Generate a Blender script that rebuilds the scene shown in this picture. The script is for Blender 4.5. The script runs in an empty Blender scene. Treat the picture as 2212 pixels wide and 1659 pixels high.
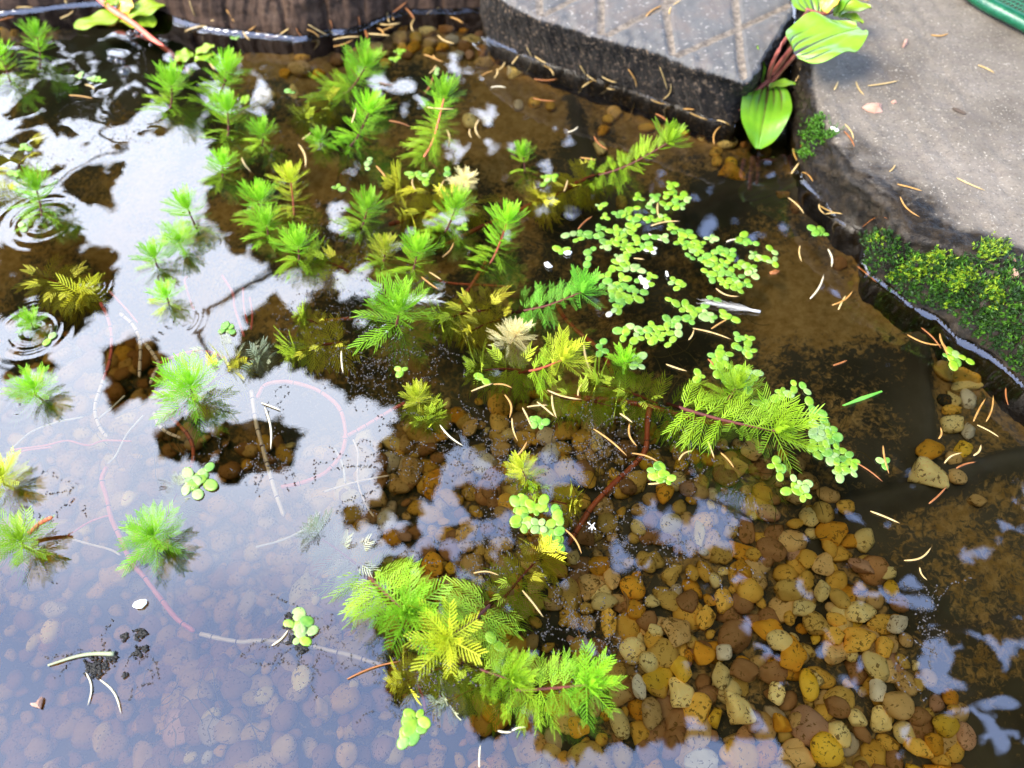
import bpy, bmesh, math, random
import numpy as np
from mathutils import Vector, Matrix
from mathutils.bvhtree import BVHTree

random.seed(7); rng = np.random.default_rng(7)
R = math.radians
# ------------------------------------------------------------------ camera, world, sun, exposure
W, H = 2212.0, 1659.0                      # photograph measured at this size
PITCH, HFOV, CAMZ = 55.0, 65.0, 0.32
FOC = (W / 2) / math.tan(R(HFOV / 2))
sc = bpy.context.scene
cam_d = bpy.data.cameras.new("camera"); cam = bpy.data.objects.new("camera", cam_d)
sc.collection.objects.link(cam); sc.camera = cam
cam.location = (0, 0, CAMZ); cam.rotation_euler = (R(90 - PITCH), 0, 0)
cam_d.sensor_width = 36; cam_d.lens = 18 / math.tan(R(HFOV / 2))
cam_d.clip_start = 0.01; cam_d.clip_end = 500
cam_d.dof.use_dof = True; cam_d.dof.focus_distance = 0.355; cam_d.dof.aperture_fstop = 8.6

world = bpy.data.worlds.new("World"); sc.world = world; world.use_nodes = True
SUN_EL, SUN_AZ = 48.0, -112.0               # azimuth clockwise from +y: a veiled sun beyond the left bank
wn = world.node_tree
bg = wn.nodes["Background"]
sky = wn.nodes.new("ShaderNodeTexSky"); sky.sky_type = 'NISHITA'; sky.sun_disc = False
sky.sun_elevation = R(SUN_EL); sky.sun_rotation = R(SUN_AZ)
sky.air_density = 1.0; sky.dust_density = 1.2; sky.ozone_density = 1.0
tc = wn.nodes.new("ShaderNodeTexCoord"); cn = wn.nodes.new("ShaderNodeTexNoise"); cn.inputs["Scale"].default_value = 2.2; cn.inputs["Detail"].default_value = 4
wn.links.new(tc.outputs["Generated"], cn.inputs["Vector"])
cr_ = wn.nodes.new("ShaderNodeMapRange"); cr_.inputs[1].default_value = .35; cr_.inputs[2].default_value = .65; cr_.inputs[3].default_value = .35; cr_.inputs[4].default_value = .75
wn.links.new(cn.outputs[0], cr_.inputs[0])
cm = wn.nodes.new("ShaderNodeMix"); cm.data_type = 'RGBA'; cm.inputs[7].default_value = (1.65, 2.15, 3.75, 1)   # thin bright cloud
wn.links.new(cr_.outputs[0], cm.inputs[0]); wn.links.new(sky.outputs[0], cm.inputs[6])
gd_ = wn.nodes.new("ShaderNodeVectorMath"); gd_.operation = 'DOT_PRODUCT'; wn.links.new(tc.outputs["Generated"], gd_.inputs[0])
gd_.inputs[1].default_value = (math.sin(R(-27)) * math.cos(R(37)), math.cos(R(-27)) * math.cos(R(37)), math.sin(R(37)))   # one white cumulus bank
ga = wn.nodes.new("ShaderNodeMath"); ga.operation = 'MULTIPLY_ADD'; ga.inputs[1].default_value = .22; wn.links.new(cn.outputs[0], ga.inputs[0]); wn.links.new(gd_.outputs["Value"], ga.inputs[2])
gm_ = wn.nodes.new("ShaderNodeMapRange"); gm_.interpolation_type = 'SMOOTHSTEP'; gm_.inputs[1].default_value = .965; gm_.inputs[2].default_value = 1.09; wn.links.new(ga.outputs[0], gm_.inputs[0])
c2 = wn.nodes.new("ShaderNodeMix"); c2.data_type = 'RGBA'; c2.inputs[7].default_value = (5.4, 5.9, 7.0, 1)
wn.links.new(gm_.outputs[0], c2.inputs[0]); wn.links.new(cm.outputs[2], c2.inputs[6])
wn.links.new(c2.outputs[2], bg.inputs[0]); bg.inputs[1].default_value = 0.14
sd = bpy.data.lights.new("sun", 'SUN'); sd.energy = 1.15; sd.angle = R(32); sd.color = (1.0, 0.89, 0.72)
sun = bpy.data.objects.new("sun", sd); sc.collection.objects.link(sun)
sv = Vector((math.sin(R(SUN_AZ)) * math.cos(R(SUN_EL)), math.cos(R(SUN_AZ)) * math.cos(R(SUN_EL)), math.sin(R(SUN_EL))))
sun.rotation_euler = sv.to_track_quat('Z', 'Y').to_euler(); sun.location = sv * 5
sc.view_settings.view_transform = 'Standard'; sc.view_settings.look = 'None'
sc.view_settings.exposure = 3.0; sc.view_settings.gamma = 1.0; sc.view_settings.use_curve_mapping = False
sc.render.engine = 'CYCLES'
sc.cycles.use_denoising = True; sc.cycles.max_bounces = 10; sc.cycles.transparent_max_bounces = 16
sc.cycles.caustics_reflective = False; sc.cycles.caustics_refractive = False
sc.cycles.sample_clamp_indirect = 8.0

# ------------------------------------------------------------------ photograph measurements -> places
S35, C35 = math.sin(R(90 - PITCH)), math.cos(R(90 - PITCH))
CAM = np.array((0, 0, CAMZ))
def ray(px, py):
    u, v = (px - W / 2) / FOC, (H / 2 - py) / FOC
    return np.array((u, S35 + v * C35, -C35 + v * S35))
def P(px, py, z=0.0):
    d = ray(px, py); return CAM + d * ((z - CAMZ) / d[2])
def scl(px, py, z=0.0):                    # metres per photograph pixel there
    return (z - CAMZ) / ray(px, py)[2] / FOC
def T(t, x, y):                            # tile 1..16 (4 x 4 grid of enlargements) -> photograph pixel
    r, c = divmod(t - 1, 4)
    return ((c * 1000 + x * 0.45208) * 0.553, (r * 750 + y * 0.45208) * 0.553)
def proj(p):
    q = np.asarray(p, float) - CAM
    dep = q[1] * S35 - q[2] * C35
    return W / 2 + FOC * q[0] / dep, H / 2 - FOC * (q[1] * C35 + q[2] * S35) / dep
def inpoly(x, y, poly):
    ins = False; n = len(poly); j = n - 1
    for i in range(n):
        xi, yi = poly[i]; xj, yj = poly[j]
        if (yi > y) != (yj > y) and x < (xj - xi) * (y - yi) / (yj - yi) + xi: ins = not ins
        j = i
    return ins
def resample(pts, n):
    p = np.asarray(pts, float); s = np.r_[0, np.cumsum(np.linalg.norm(np.diff(p, axis=0), axis=1))]
    t = np.linspace(0, s[-1], n)
    return np.stack([np.interp(t, s, p[:, k]) for k in range(p.shape[1])], 1)
def smooth_line(pts, n):                   # Catmull-Rom through the points
    p = np.asarray(pts, float)
    if len(p) < 3: return resample(p, n)
    q = np.vstack([2 * p[0] - p[1], p, 2 * p[-1] - p[-2]]); out = []
    for i in range(1, len(q) - 2):
        for t in np.linspace(0, 1, 9)[:-1]:
            a, b, c, d = q[i - 1], q[i], q[i + 1], q[i + 2]
            out.append(.5 * (2 * b + (c - a) * t + (2 * a - 5 * b + 4 * c - d) * t * t + (3 * b - a - 3 * c + d) * t ** 3))
    out.append(p[-1]); return resample(out, n)
class Wob:                                 # smooth 3-D wobble from summed sines
    def __init__(s, seed, f, n=10):
        g = np.random.default_rng(seed); s.k = g.normal(size=(n, 3)) * f; s.p = g.uniform(0, 6.28, n); s.n = n
    def __call__(s, v):
        return np.sin(np.asarray(v) @ s.k.T + s.p).sum(-1) / math.sqrt(s.n)

# ------------------------------------------------------------------ objects
COL = sc.collection
def link_mesh(name, V, F, mat, parent=None, loc=None, smooth=True):
    V = np.asarray(V, float)
    if loc is None:
        loc = np.array(parent.location) if parent else np.array([V[:, 0].mean(), V[:, 1].mean(), V[:, 2].min()])
    me = bpy.data.meshes.new(name)
    me.from_pydata((V - loc).tolist(), [], [list(map(int, f)) for f in F] if not isinstance(F, list) else F)
    if smooth: me.polygons.foreach_set("use_smooth", np.ones(len(me.polygons), bool))
    me.materials.append(mat); me.update()
    o = bpy.data.objects.new(name, me); COL.objects.link(o)
    if parent:
        o.parent = parent; o.location = tuple(np.asarray(loc) - np.array(parent.location))
    else: o.location = tuple(loc)
    return o
def root(name, loc):
    o = bpy.data.objects.new(name, None); COL.objects.link(o); o.location = tuple(loc); o.empty_display_size = 0.005
    return o
def tag(o, label=None, cat=None, group=None, kind=None):
    if label: o["label"] = label
    if cat: o["category"] = cat
    if group: o["group"] = group
    if kind: o["kind"] = kind
    return o
class MB:
    def __init__(s): s.v = []; s.f = []; s.n = 0
    def add(s, V, F):
        V = np.asarray(V); s.v.append(V); k = s.n
        s.f += [[i + k for i in f] for f in F]; s.n += len(V)
    def build(s, name, mat, parent=None, loc=None, smooth=True):
        return link_mesh(name, np.vstack(s.v), s.f, mat, parent, loc, smooth)
def tube(pts, rad, sides=7, flat=1.0, nodes=0):
    p = np.asarray(pts, float); n = len(p); rad = np.broadcast_to(rad, n)
    tan = np.gradient(p, axis=0); tan /= np.linalg.norm(tan, axis=1)[:, None] + 1e-12
    V = []
    for i in range(n):
        t = tan[i]; up = np.array((0, 0, 1.0)) if abs(t[2]) < .93 else np.array((1.0, 0, 0))
        a = np.cross(t, up); a /= np.linalg.norm(a); b = np.cross(a, t)
        for k in range(sides):
            th = 2 * math.pi * k / sides
            V.append(p[i] + rad[i] * (a * math.cos(th) + b * math.sin(th) * flat))
    F = [[i * sides + k, i * sides + (k + 1) % sides, (i + 1) * sides + (k + 1) % sides, (i + 1) * sides + k] for i in range(n - 1) for k in range(sides)]
    F += [list(range(sides))[::-1], [(n - 1) * sides + k for k in range(sides)]]
    return np.array(V), F
def grid_faces(n, m):
    return [[i * m + j, i * m + j + 1, (i + 1) * m + j + 1, (i + 1) * m + j] for i in range(n - 1) for j in range(m - 1)]

# ------------------------------------------------------------------ materials
def M(name):
    m = bpy.data.materials.new(name); m.use_nodes = True
    nt = m.node_tree; return m, nt, nt.nodes["Principled BSDF"]
def N(nt, kind, **kw):
    n = nt.nodes.new(kind)
    for k, v in kw.items():
        if k in n.inputs: n.inputs[k].default_value = v
        else: setattr(n, k, v)
    return n
def ramp(nt, src, stops, interp='LINEAR'):
    r = nt.nodes.new("ShaderNodeValToRGB"); r.color_ramp.interpolation = interp
    e = r.color_ramp.elements
    while len(e) < len(stops): e.new(.5)
    for q, (p, c) in zip(e, stops): q.position = p; q.color = (*c, 1) if len(c) == 3 else c
    nt.links.new(src, r.inputs[0]); return r.outputs[0]
def noise(nt, coord, scale, detail=4, rough=.55, dist=0.0):
    n = N(nt, "ShaderNodeTexNoise", Scale=scale, Detail=detail, Roughness=rough, Distortion=dist)
    nt.links.new(coord, n.inputs["Vector"]); return n.outputs[0]
def mix(nt, fac, a, b, mode='MIX'):
    n = nt.nodes.new("ShaderNodeMix"); n.data_type = 'RGBA'; n.blend_type = mode
    for sock, v in ((n.inputs[0], fac), (n.inputs[6], a), (n.inputs[7], b)):
        if isinstance(v, (int, float)): sock.default_value = v
        elif isinstance(v, tuple): sock.default_value = (*v, 1)
        else: nt.links.new(v, sock)
    return n.outputs[2]
def math_(nt, op, a, b=None, clamp=False):
    n = nt.nodes.new("ShaderNodeMath"); n.operation = op; n.use_clamp = clamp
    for s_, v in zip(n.inputs, (a, b)):
        if v is None: continue
        if isinstance(v, (int, float)): s_.default_value = v
        else: nt.links.new(v, s_)
    return n.outputs[0]
def bump(nt, bsdf, h, strength=.3, dist=.001):
    b = N(nt, "ShaderNodeBump", Strength=strength, Distance=dist); nt.links.new(h, b.inputs["Height"])
    nt.links.new(b.outputs[0], bsdf.inputs["Normal"])
def coord(nt, which="Object"):
    return nt.nodes.new("ShaderNodeTexCoord").outputs[which]
def world_pos(nt): return nt.nodes.new("ShaderNodeNewGeometry").outputs["Position"]
def rand(nt): return nt.nodes.new("ShaderNodeObjectInfo").outputs["Random"]

def leafy(name, cols, trans=.35, rough=.55, var=.25, spec=.35):
    """leaf tissue: reflects and lets light through; cols vary with a slow noise"""
    m, nt, b = M(name); c = world_pos(nt)
    col = ramp(nt, noise(nt, c, 90, 2), [(.3, cols[0]), (.7, cols[1])])
    hs = N(nt, "ShaderNodeHueSaturation"); nt.links.new(col, hs.inputs["Color"])
    mr = N(nt, "ShaderNodeMapRange"); mr.inputs[3].default_value = 1 - var; mr.inputs[4].default_value = 1 + var
    nt.links.new(rand(nt), mr.inputs[0]); nt.links.new(mr.outputs[0], hs.inputs["Value"])
    nt.links.new(hs.outputs[0], b.inputs["Base Color"]); b.inputs["Roughness"].default_value = rough
    b.inputs["Specular IOR Level"].default_value = spec
    tr = N(nt, "ShaderNodeBsdfTranslucent"); nt.links.new(hs.outputs[0], tr.inputs[0])
    mx = N(nt, "ShaderNodeMixShader", Fac=trans); nt.links.new(b.outputs[0], mx.inputs[1]); nt.links.new(tr.outputs[0], mx.inputs[2])
    nt.links.new(mx.outputs[0], nt.nodes["Material Output"].inputs[0]); return m
def plain(name, a, b_, scale=120, rough=.6, spec=.3, bmp=0.0, detail=3):
    m, nt, b = M(name); c = world_pos(nt); n = noise(nt, c, scale, detail)
    nt.links.new(ramp(nt, n, [(.32, a), (.68, b_)]), b.inputs["Base Color"])
    b.inputs["Roughness"].default_value = rough; b.inputs["Specular IOR Level"].default_value = spec
    if bmp: bump(nt, b, n, bmp, .001)
    return m

MAT = {}
MAT['green'] = leafy("leaf_green", ((.20, .46, .010), (.29, .55, .018)))
MAT['bluegreen'] = leafy("leaf_bluegreen", ((.13, .38, .02), (.18, .45, .03)))
MAT['lime'] = leafy("leaf_lime", ((.23, .41, .008), (.31, .48, .015)))
MAT['yellow'] = leafy("leaf_yellow", ((.35, .41, .010), (.48, .51, .03)))
MAT['cream'] = leafy("leaf_cream", ((.62, .50, .20), (.74, .66, .30)))
MAT['sub'] = leafy("leaf_submerged", ((.46, .40, .015), (.60, .58, .03)), trans=.25)
MAT['subgreen'] = leafy("leaf_submerged_green", ((.34, .44, .012), (.46, .56, .03)), trans=.25)
MAT['pale'] = leafy("leaf_submerged_pale", ((.30, .34, .17), (.38, .38, .22)), trans=.2)
MAT['shootstem'] = plain("shoot_stem", (.055, .012, .008), (.10, .022, .012), 300)
MAT['pinkstem'] = plain("runner_pink", (.74, .13, .085), (.80, .20, .12), 220, .45)
MAT['tanstem'] = plain("runner_tan", (.80, .55, .30), (.86, .66, .42), 220, .5)
MAT['redstem'] = plain("runner_red", (.19, .032, .012), (.28, .06, .02), 260, .45)
MAT['redrun'] = plain('runner_redbrown', (.42, .075, .025), (.54, .14, .045), 260, .45)
MAT['plantstem'] = plain('plant_stem', (.16, .035, .028), (.27, .085, .06), 160, .4)
MAT['rootstem'] = plain("root_pale", (.74, .62, .40), (.80, .70, .50), 200)
MAT['node'] = plain("runner_node", (.09, .03, .02), (.16, .06, .03), 300)
def frondmat(name, a, b_, c2):
    m, nt, b = M(name); g = coord(nt, "Object")
    n = noise(nt, world_pos(nt), 420, 2)
    col = ramp(nt, n, [(.35, a), (.62, b_)])
    spot = ramp(nt, noise(nt, world_pos(nt), 1500, 1), [(.60, (0, 0, 0)), (.68, (1, 1, 1))])
    col = mix(nt, math_(nt, 'MULTIPLY', spot, .35), col, c2)
    hs = N(nt, "ShaderNodeHueSaturation"); nt.links.new(col, hs.inputs["Color"])
    mr = N(nt, "ShaderNodeMapRange"); mr.inputs[3].default_value = .8; mr.inputs[4].default_value = 1.2
    nt.links.new(rand(nt), mr.inputs[0]); nt.links.new(mr.outputs[0], hs.inputs["Value"])
    nt.links.new(hs.outputs[0], b.inputs["Base Color"]); b.inputs["Roughness"].default_value = .38
    return m
MAT['frond'] = [frondmat("frond_lime", (.11, .24, .008), (.19, .30, .018), (.06, .15, .006)),
                frondmat("frond_green", (.07, .19, .014), (.13, .26, .03), (.04, .12, .008)),
                frondmat("frond_pale", (.17, .28, .06), (.24, .33, .10), (.09, .19, .02)),
                frondmat("frond_white", (.42, .40, .28), (.48, .46, .36), (.25, .22, .12))]
MAT['needle'] = [plain("needle_cream", (.34, .22, .07), (.46, .33, .14), 260, .5),
                 plain("needle_tan", (.28, .135, .03), (.38, .21, .055), 260, .5),
                 plain("needle_brown", (.18, .06, .014), (.27, .10, .025), 260, .5),
                 plain("needle_white", (.44, .37, .22), (.52, .45, .30), 260, .5)]
MAT['featherwhite'] = leafy("feather_down", ((.62, .60, .54), (.74, .72, .66)), trans=.4)
MAT['white'] = plain("white_scale", (.78, .77, .70), (.84, .83, .78), 300, .45)
MAT['scum'] = plain("surface_specks", (.02, .016, .012), (.07, .06, .05), 700, .35, .5)
MAT['algae'] = plain("algae_dark", (.003, .003, .002), (.012, .010, .005), 500, .6)
MAT['deadleaf'] = plain("dead_leaf", (.26, .14, .09), (.40, .24, .17), 200, .7, bmp=.3)
MAT['grassblade'] = leafy("grass_blade", ((.10, .34, .03), (.16, .42, .06)))
MAT['netgreen'] = plain("net_rim", (.002, .06, .025), (.004, .10, .042), 400, .35, .6, bmp=.3)
MAT['netmesh'] = plain("net_mesh", (.004, .06, .03), (.008, .10, .05), 400, .5)
MAT['moss'] = [leafy("moss_dark", ((.008, .028, .003), (.02, .06, .004)), trans=.2),
               leafy("moss_mid", ((.035, .11, .004), (.06, .16, .007)), trans=.25),
               leafy("moss_lime", ((.16, .27, .008), (.27, .37, .018)), trans=.3)]
MAT['canopyleaf'] = leafy("canopy_leaf", ((.02, .05, .008), (.035, .075, .014)), trans=.03, spec=.1)
MAT['bark'] = plain("bark", (.03, .022, .015), (.07, .05, .035), 40, .85, bmp=.5)

def pebblemat(name, a, b_, fleck=(.16, .085, .02), amount=.585):
    m, nt, b = M(name)
    co = N(nt, "ShaderNodeVectorMath"); co.operation = 'ADD'
    nt.links.new(world_pos(nt), co.inputs[0]); nt.links.new(rand(nt), co.inputs[1])
    col = ramp(nt, noise(nt, co.outputs[0], 140, 3), [(.3, a), (.7, b_)])
    hs = N(nt, "ShaderNodeHueSaturation"); nt.links.new(col, hs.inputs["Color"])
    mr = N(nt, "ShaderNodeMapRange"); mr.inputs[3].default_value = .8; mr.inputs[4].default_value = 1.35
    nt.links.new(rand(nt), mr.inputs[0]); nt.links.new(mr.outputs[0], hs.inputs["Value"])
    fl = noise(nt, co.outputs[0], 620, 3, .6, .6); big = noise(nt, co.outputs[0], 120, 2)
    th = math_(nt, 'ADD', fl, math_(nt, 'MULTIPLY', math_(nt, 'SUBTRACT', big, .5), .35))
    mk = ramp(nt, th, [(amount, (0, 0, 0)), (amount + .05, (1, 1, 1))])
    nt.links.new(mix(nt, math_(nt, 'MULTIPLY', mk, .85), hs.outputs[0], fleck), b.inputs["Base Color"])
    b.inputs["Roughness"].default_value = .75; b.inputs["Specular IOR Level"].default_value = .1
    bump(nt, b, noise(nt, co.outputs[0], 380, 4), .35, .0008); return m
PCOL = {'amber': ((.76, .44, .07), (.86, .56, .12)), 'orange': ((.74, .33, .03), (.80, .44, .05)), 'yellow': ((.84, .52, .03), (.88, .62, .09)),
        'cream': ((.92, .72, .28), (.94, .82, .42)), 'white': ((.72, .67, .55), (.80, .76, .66)), 'tan': ((.62, .40, .15), (.74, .53, .25)),
        'brown': ((.36, .18, .07), (.46, .26, .12)), 'olive': ((.60, .40, .10), (.70, .50, .15)), 'grey': ((.60, .50, .36), (.70, .60, .46)),
        'pink': ((.52, .30, .20), (.60, .38, .27)), 'black': ((.03, .028, .025), (.06, .05, .045))}
PMAT = {k: pebblemat("pebble_" + k, *v) for k, v in PCOL.items()}

# concrete slab: sand-speckled, damp and dark towards the water
def concrete():
    m, nt, b = M("slab_concrete"); c = world_pos(nt)
    base = ramp(nt, noise(nt, c, 22, 6, .65), [(.3, (.078, .064, .046)), (.5, (.128, .108, .080)), (.72, (.178, .152, .117))])
    sand = noise(nt, c, 520, 3, .7)
    base = mix(nt, ramp(nt, sand, [(.36, (1, 1, 1)), (.46, (0, 0, 0))]), base, mix(nt, .5, base, (.05, .04, .03)))
    base = mix(nt, ramp(nt, noise(nt, c, 640, 1, .5), [(.655, (0, 0, 0)), (.70, (1, 1, 1))]), base, (.27, .24, .185))
    streak = N(nt, "ShaderNodeMapping"); streak.inputs["Scale"].default_value = (1, 5, 1); streak.inputs["Rotation"].default_value = (0, 0, .25)
    nt.links.new(c, streak.inputs[0])
    base = mix(nt, ramp(nt, noise(nt, streak.outputs[0], 30, 5, .7), [(.45, (0, 0, 0)), (.75, (.6, .6, .6))]), base, (.10, .08, .065))
    at = nt.nodes.new("ShaderNodeAttribute"); at.attribute_name = "wet"
    wetn = math_(nt, 'ADD', at.outputs["Fac"], math_(nt, 'MULTIPLY', math_(nt, 'SUBTRACT', noise(nt, c, 70, 5, .65), .5), .9), True)
    wet = ramp(nt, wetn, [(.35, (0, 0, 0)), (.65, (1, 1, 1))])
    dark = mix(nt, ramp(nt, noise(nt, c, 160, 4), [(.45, (0, 0, 0)), (.6, (1, 1, 1))]), (.004, .003, .002), (.020, .014, .008))
    nt.links.new(mix(nt, math_(nt, 'MULTIPLY', wet, .93), base, dark), b.inputs["Base Color"])
    nt.links.new(math_(nt, 'SUBTRACT', .88, math_(nt, 'MULTIPLY', wet, .5)), b.inputs["Roughness"])
    nt.links.new(math_(nt, 'SUBTRACT', .35, math_(nt, 'MULTIPLY', wet, .24)), b.inputs["Specular IOR Level"])
    h = math_(nt, 'ADD', math_(nt, 'MULTIPLY', sand, .6), noise(nt, c, 160, 4, .7)); bump(nt, b, h, .55, .0016); return m
MAT['slab'] = concrete()
def paverm():
    m, nt, b = M("paver_stone"); c = world_pos(nt)
    base = ramp(nt, noise(nt, c, 26, 4, .6), [(.3, (.064, .063, .058)), (.48, (.088, .085, .077)), (.6, (.106, .088, .073)), (.75, (.086, .087, .075))])
    base = mix(nt, ramp(nt, noise(nt, c, 500, 3, .7), [(.36, (1, 1, 1)), (.48, (0, 0, 0))]), base, mix(nt, .45, base, (.09, .08, .08)))
    base = mix(nt, ramp(nt, noise(nt, c, 330, 2), [(.62, (0, 0, 0)), (.69, (1, 1, 1))]), base, (.20, .185, .16))
    ag = nt.nodes.new("ShaderNodeAttribute"); ag.attribute_name = "groove"
    gr = math_(nt, 'ADD', ag.outputs["Fac"], math_(nt, 'MULTIPLY', math_(nt, 'SUBTRACT', noise(nt, c, 120, 4), .5), .3), True)
    sandc = mix(nt, ramp(nt, noise(nt, c, 260, 4, .7), [(.4, (0, 0, 0)), (.62, (1, 1, 1))]), (.085, .067, .048), (.185, .152, .112))
    base = mix(nt, ramp(nt, gr, [(.42, (0, 0, 0)), (.62, (1, 1, 1))]), base, sandc)
    at = nt.nodes.new("ShaderNodeAttribute"); at.attribute_name = "wet"
    wetn = math_(nt, 'ADD', at.outputs["Fac"], math_(nt, 'MULTIPLY', math_(nt, 'SUBTRACT', noise(nt, c, 110, 5, .7), .5), .7), True)
    wet = ramp(nt, wetn, [(.35, (0, 0, 0)), (.6, (1, 1, 1))])
    dark = mix(nt, ramp(nt, noise(nt, c, 420, 3), [(.56, (0, 0, 0)), (.66, (1, 1, 1))]), (.013, .011, .009), (.10, .07, .045))
    nt.links.new(mix(nt, math_(nt, 'MULTIPLY', wet, .96), base, dark), b.inputs["Base Color"])
    nt.links.new(math_(nt, 'SUBTRACT', .8, math_(nt, 'MULTIPLY', wet, .3)), b.inputs["Roughness"])
    nt.links.new(math_(nt, 'SUBTRACT', .4, math_(nt, 'MULTIPLY', wet, .32)), b.inputs["Specular IOR Level"])
    bump(nt, b, math_(nt, 'ADD', noise(nt, c, 300, 4, .7), math_(nt, 'MULTIPLY', noise(nt, c, 60, 3), 1.5)), .5, .0014); return m
MAT['paver'] = paverm()
def edgingm():
    m, nt, b = M("edging_stone"); c = world_pos(nt)
    base = ramp(nt, noise(nt, c, 60, 5, .65), [(.3, (.018, .011, .007)), (.55, (.045, .026, .016)), (.75, (.09, .056, .035))])
    at = nt.nodes.new("ShaderNodeAttribute"); at.attribute_name = "wet"
    top = ramp(nt, noise(nt, c, 240, 4, .7), [(.35, (.20, .17, .14)), (.65, (.42, .38, .33))])
    wet = ramp(nt, math_(nt, 'ADD', at.outputs["Fac"], math_(nt, 'MULTIPLY', math_(nt, 'SUBTRACT', noise(nt, c, 90, 4), .5), .6)), [(.3, (0, 0, 0)), (.6, (1, 1, 1))])
    nt.links.new(mix(nt, wet, top, base), b.inputs["Base Color"]); b.inputs["Roughness"].default_value = .7; b.inputs["Specular IOR Level"].default_value = .12
    bump(nt, b, noise(nt, c, 180, 5, .7), .5, .0015); return m
MAT['edging'] = edgingm()
def bedm():
    m, nt, b = M("bed_liner"); c = world_pos(nt)
    at = nt.nodes.new("ShaderNodeAttribute"); at.attribute_name = "silt"
    liner = ramp(nt, noise(nt, c, 14, 4), [(.3, (.032, .029, .022)), (.7, (.12, .108, .085))])
    silt = ramp(nt, noise(nt, c, 180, 4, .65), [(.3, (.25, .15, .045)), (.7, (.48, .33, .14))])
    n1 = noise(nt, c, 330, 5, .66, .8); n2 = noise(nt, c, 26, 5, .65)
    f = math_(nt, 'ADD', math_(nt, 'ADD', math_(nt, 'MULTIPLY', n1, .6), math_(nt, 'MULTIPLY', n2, .75)), math_(nt, 'MULTIPLY', math_(nt, 'SUBTRACT', at.outputs["Fac"], .5), .62))
    mk = ramp(nt, f, [(.65, (0, 0, 0)), (.76, (1, 1, 1))])
    nt.links.new(mix(nt, mk, liner, silt), b.inputs["Base Color"]); b.inputs["Roughness"].default_value = .8
    b.inputs["Specular IOR Level"].default_value = .1
    bump(nt, b, math_(nt, 'ADD', mk, noise(nt, c, 300, 3)), .35, .0012); return m
MAT['bed'] = bedm()
def waterm():
    m, nt, b = M("pond_water"); nt.nodes.remove(b)
    c = world_pos(nt)
    fr = N(nt, "ShaderNodeFresnel", IOR=1.95)
    gl = N(nt, "ShaderNodeBsdfGlossy", Roughness=0.0); gl.inputs["Color"].default_value = (1, 1, 1, 1)
    tr = N(nt, "ShaderNodeBsdfTransparent"); tr.inputs[0].default_value = (1.0, .95, .76, 1)
    bp = N(nt, "ShaderNodeBump", Strength=.08, Distance=.0006); nt.links.new(noise(nt, c, 45, 2), bp.inputs["Height"])
    nt.links.new(bp.outputs[0], gl.inputs["Normal"])
    mx = N(nt, "ShaderNodeMixShader"); nt.links.new(fr.outputs[0], mx.inputs[0]); nt.links.new(tr.outputs[0], mx.inputs[1]); nt.links.new(gl.outputs[0], mx.inputs[2])
    out = nt.nodes["Material Output"]; nt.links.new(mx.outputs[0], out.inputs[0])
    va = N(nt, "ShaderNodeVolumeAbsorption", Density=8.0); va.inputs[0].default_value = (.76, .57, .12, 1)
    nt.links.new(va.outputs[0], out.inputs["Volume"]); return m
MAT['water'] = waterm()
MAT['soil'] = plain("ground_soil", (.05, .035, .022), (.11, .08, .05), 18, .95, bmp=.4)

# ------------------------------------------------------------------ stonework round the pond
SOLIDS_V, SOLIDS_F = [], []
def solid(V, F):
    k = sum(len(v) for v in SOLIDS_V); SOLIDS_V.append(np.asarray(V)); SOLIDS_F.extend([[i + k for i in f] for f in F])
def set_attr(o, name, vals):
    a = o.data.attributes.new(name, 'FLOAT', 'POINT'); a.data.foreach_set("value", np.asarray(vals, np.float32))
def loft(rows, per, n, wob, amp):
    """rows: polylines from under water to the far side; per: strips between neighbours; rows are resampled to n points"""
    rr = [resample(r, n) for r in rows]; out = [rr[0]]; idx = [0.0]
    for k, (a, b, m) in enumerate(zip(rr[:-1], rr[1:], per)):
        for t in np.linspace(0, 1, m + 1)[1:]:
            out.append(a * (1 - t) + b * t); idx.append(k + t)
    V = np.array(out)
    return V, np.array(idx)
def finish(V, idx, wob, amp):
    m, n, _ = V.shape; F = grid_faces(m, n); flat = V.reshape(-1, 3)
    du = np.gradient(V, axis=1); dv = np.gradient(V, axis=0); nr = np.cross(du, dv); nr /= np.linalg.norm(nr, axis=2)[..., None] + 1e-12
    flat = flat + nr.reshape(-1, 3) * (wob(flat) * np.repeat(amp, n))[:, None]
    return flat, F

SH = 0.036                                    # concrete slab top above the water
w_line = [T(4, *p) for p in ((260, -200), (230, 200), (200, 500), (180, 800), (190, 1050), (220, 1280), (300, 1560))] + \
         [T(8, *p) for p in ((430, 30), (560, 180), (620, 270), (780, 350), (830, 470), (850, 680), (960, 780), (1100, 880), (1250, 1000), (1420, 1080), (1520, 1150), (1600, 1260), (1750, 1330), (1900, 1420), (2030, 1520), (2180, 1659), (2400, 1850), (2700, 2150))]
r_line = [T(4, *p) for p in ((500, -200), (440, 150), (390, 440), (350, 640), (370, 800), (440, 1000), (530, 1200), (700, 1480), (880, 1640))] + \
         [T(8, *p) for p in ((1050, 130), (1100, 240), (1200, 360), (1400, 430), (1650, 520), (1900, 640), (2212, 850), (2500, 1150), (2900, 1500))]
SW = np.array([P(*p, 0) for p in w_line]); SR = np.array([P(*p, SH) for p in r_line])
n = 220
sw, sr = smooth_line(SW, n), smooth_line(SR, n)
inw = np.array((.9, .25, 0)); inw /= np.linalg.norm(inw)
under = sw + np.array((.006, .002, -.03)); mid = sw * .45 + sr * .55 + np.array((-.003, -.001, .004))
lip = sr - np.array((0, 0, .0025)); top1 = sr + inw * .004 + np.array((0, 0, .0004)); far = sr * np.array((0, 1, 1)) + np.array((.80, 0, .001))
near = sr + inw * .10
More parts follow.
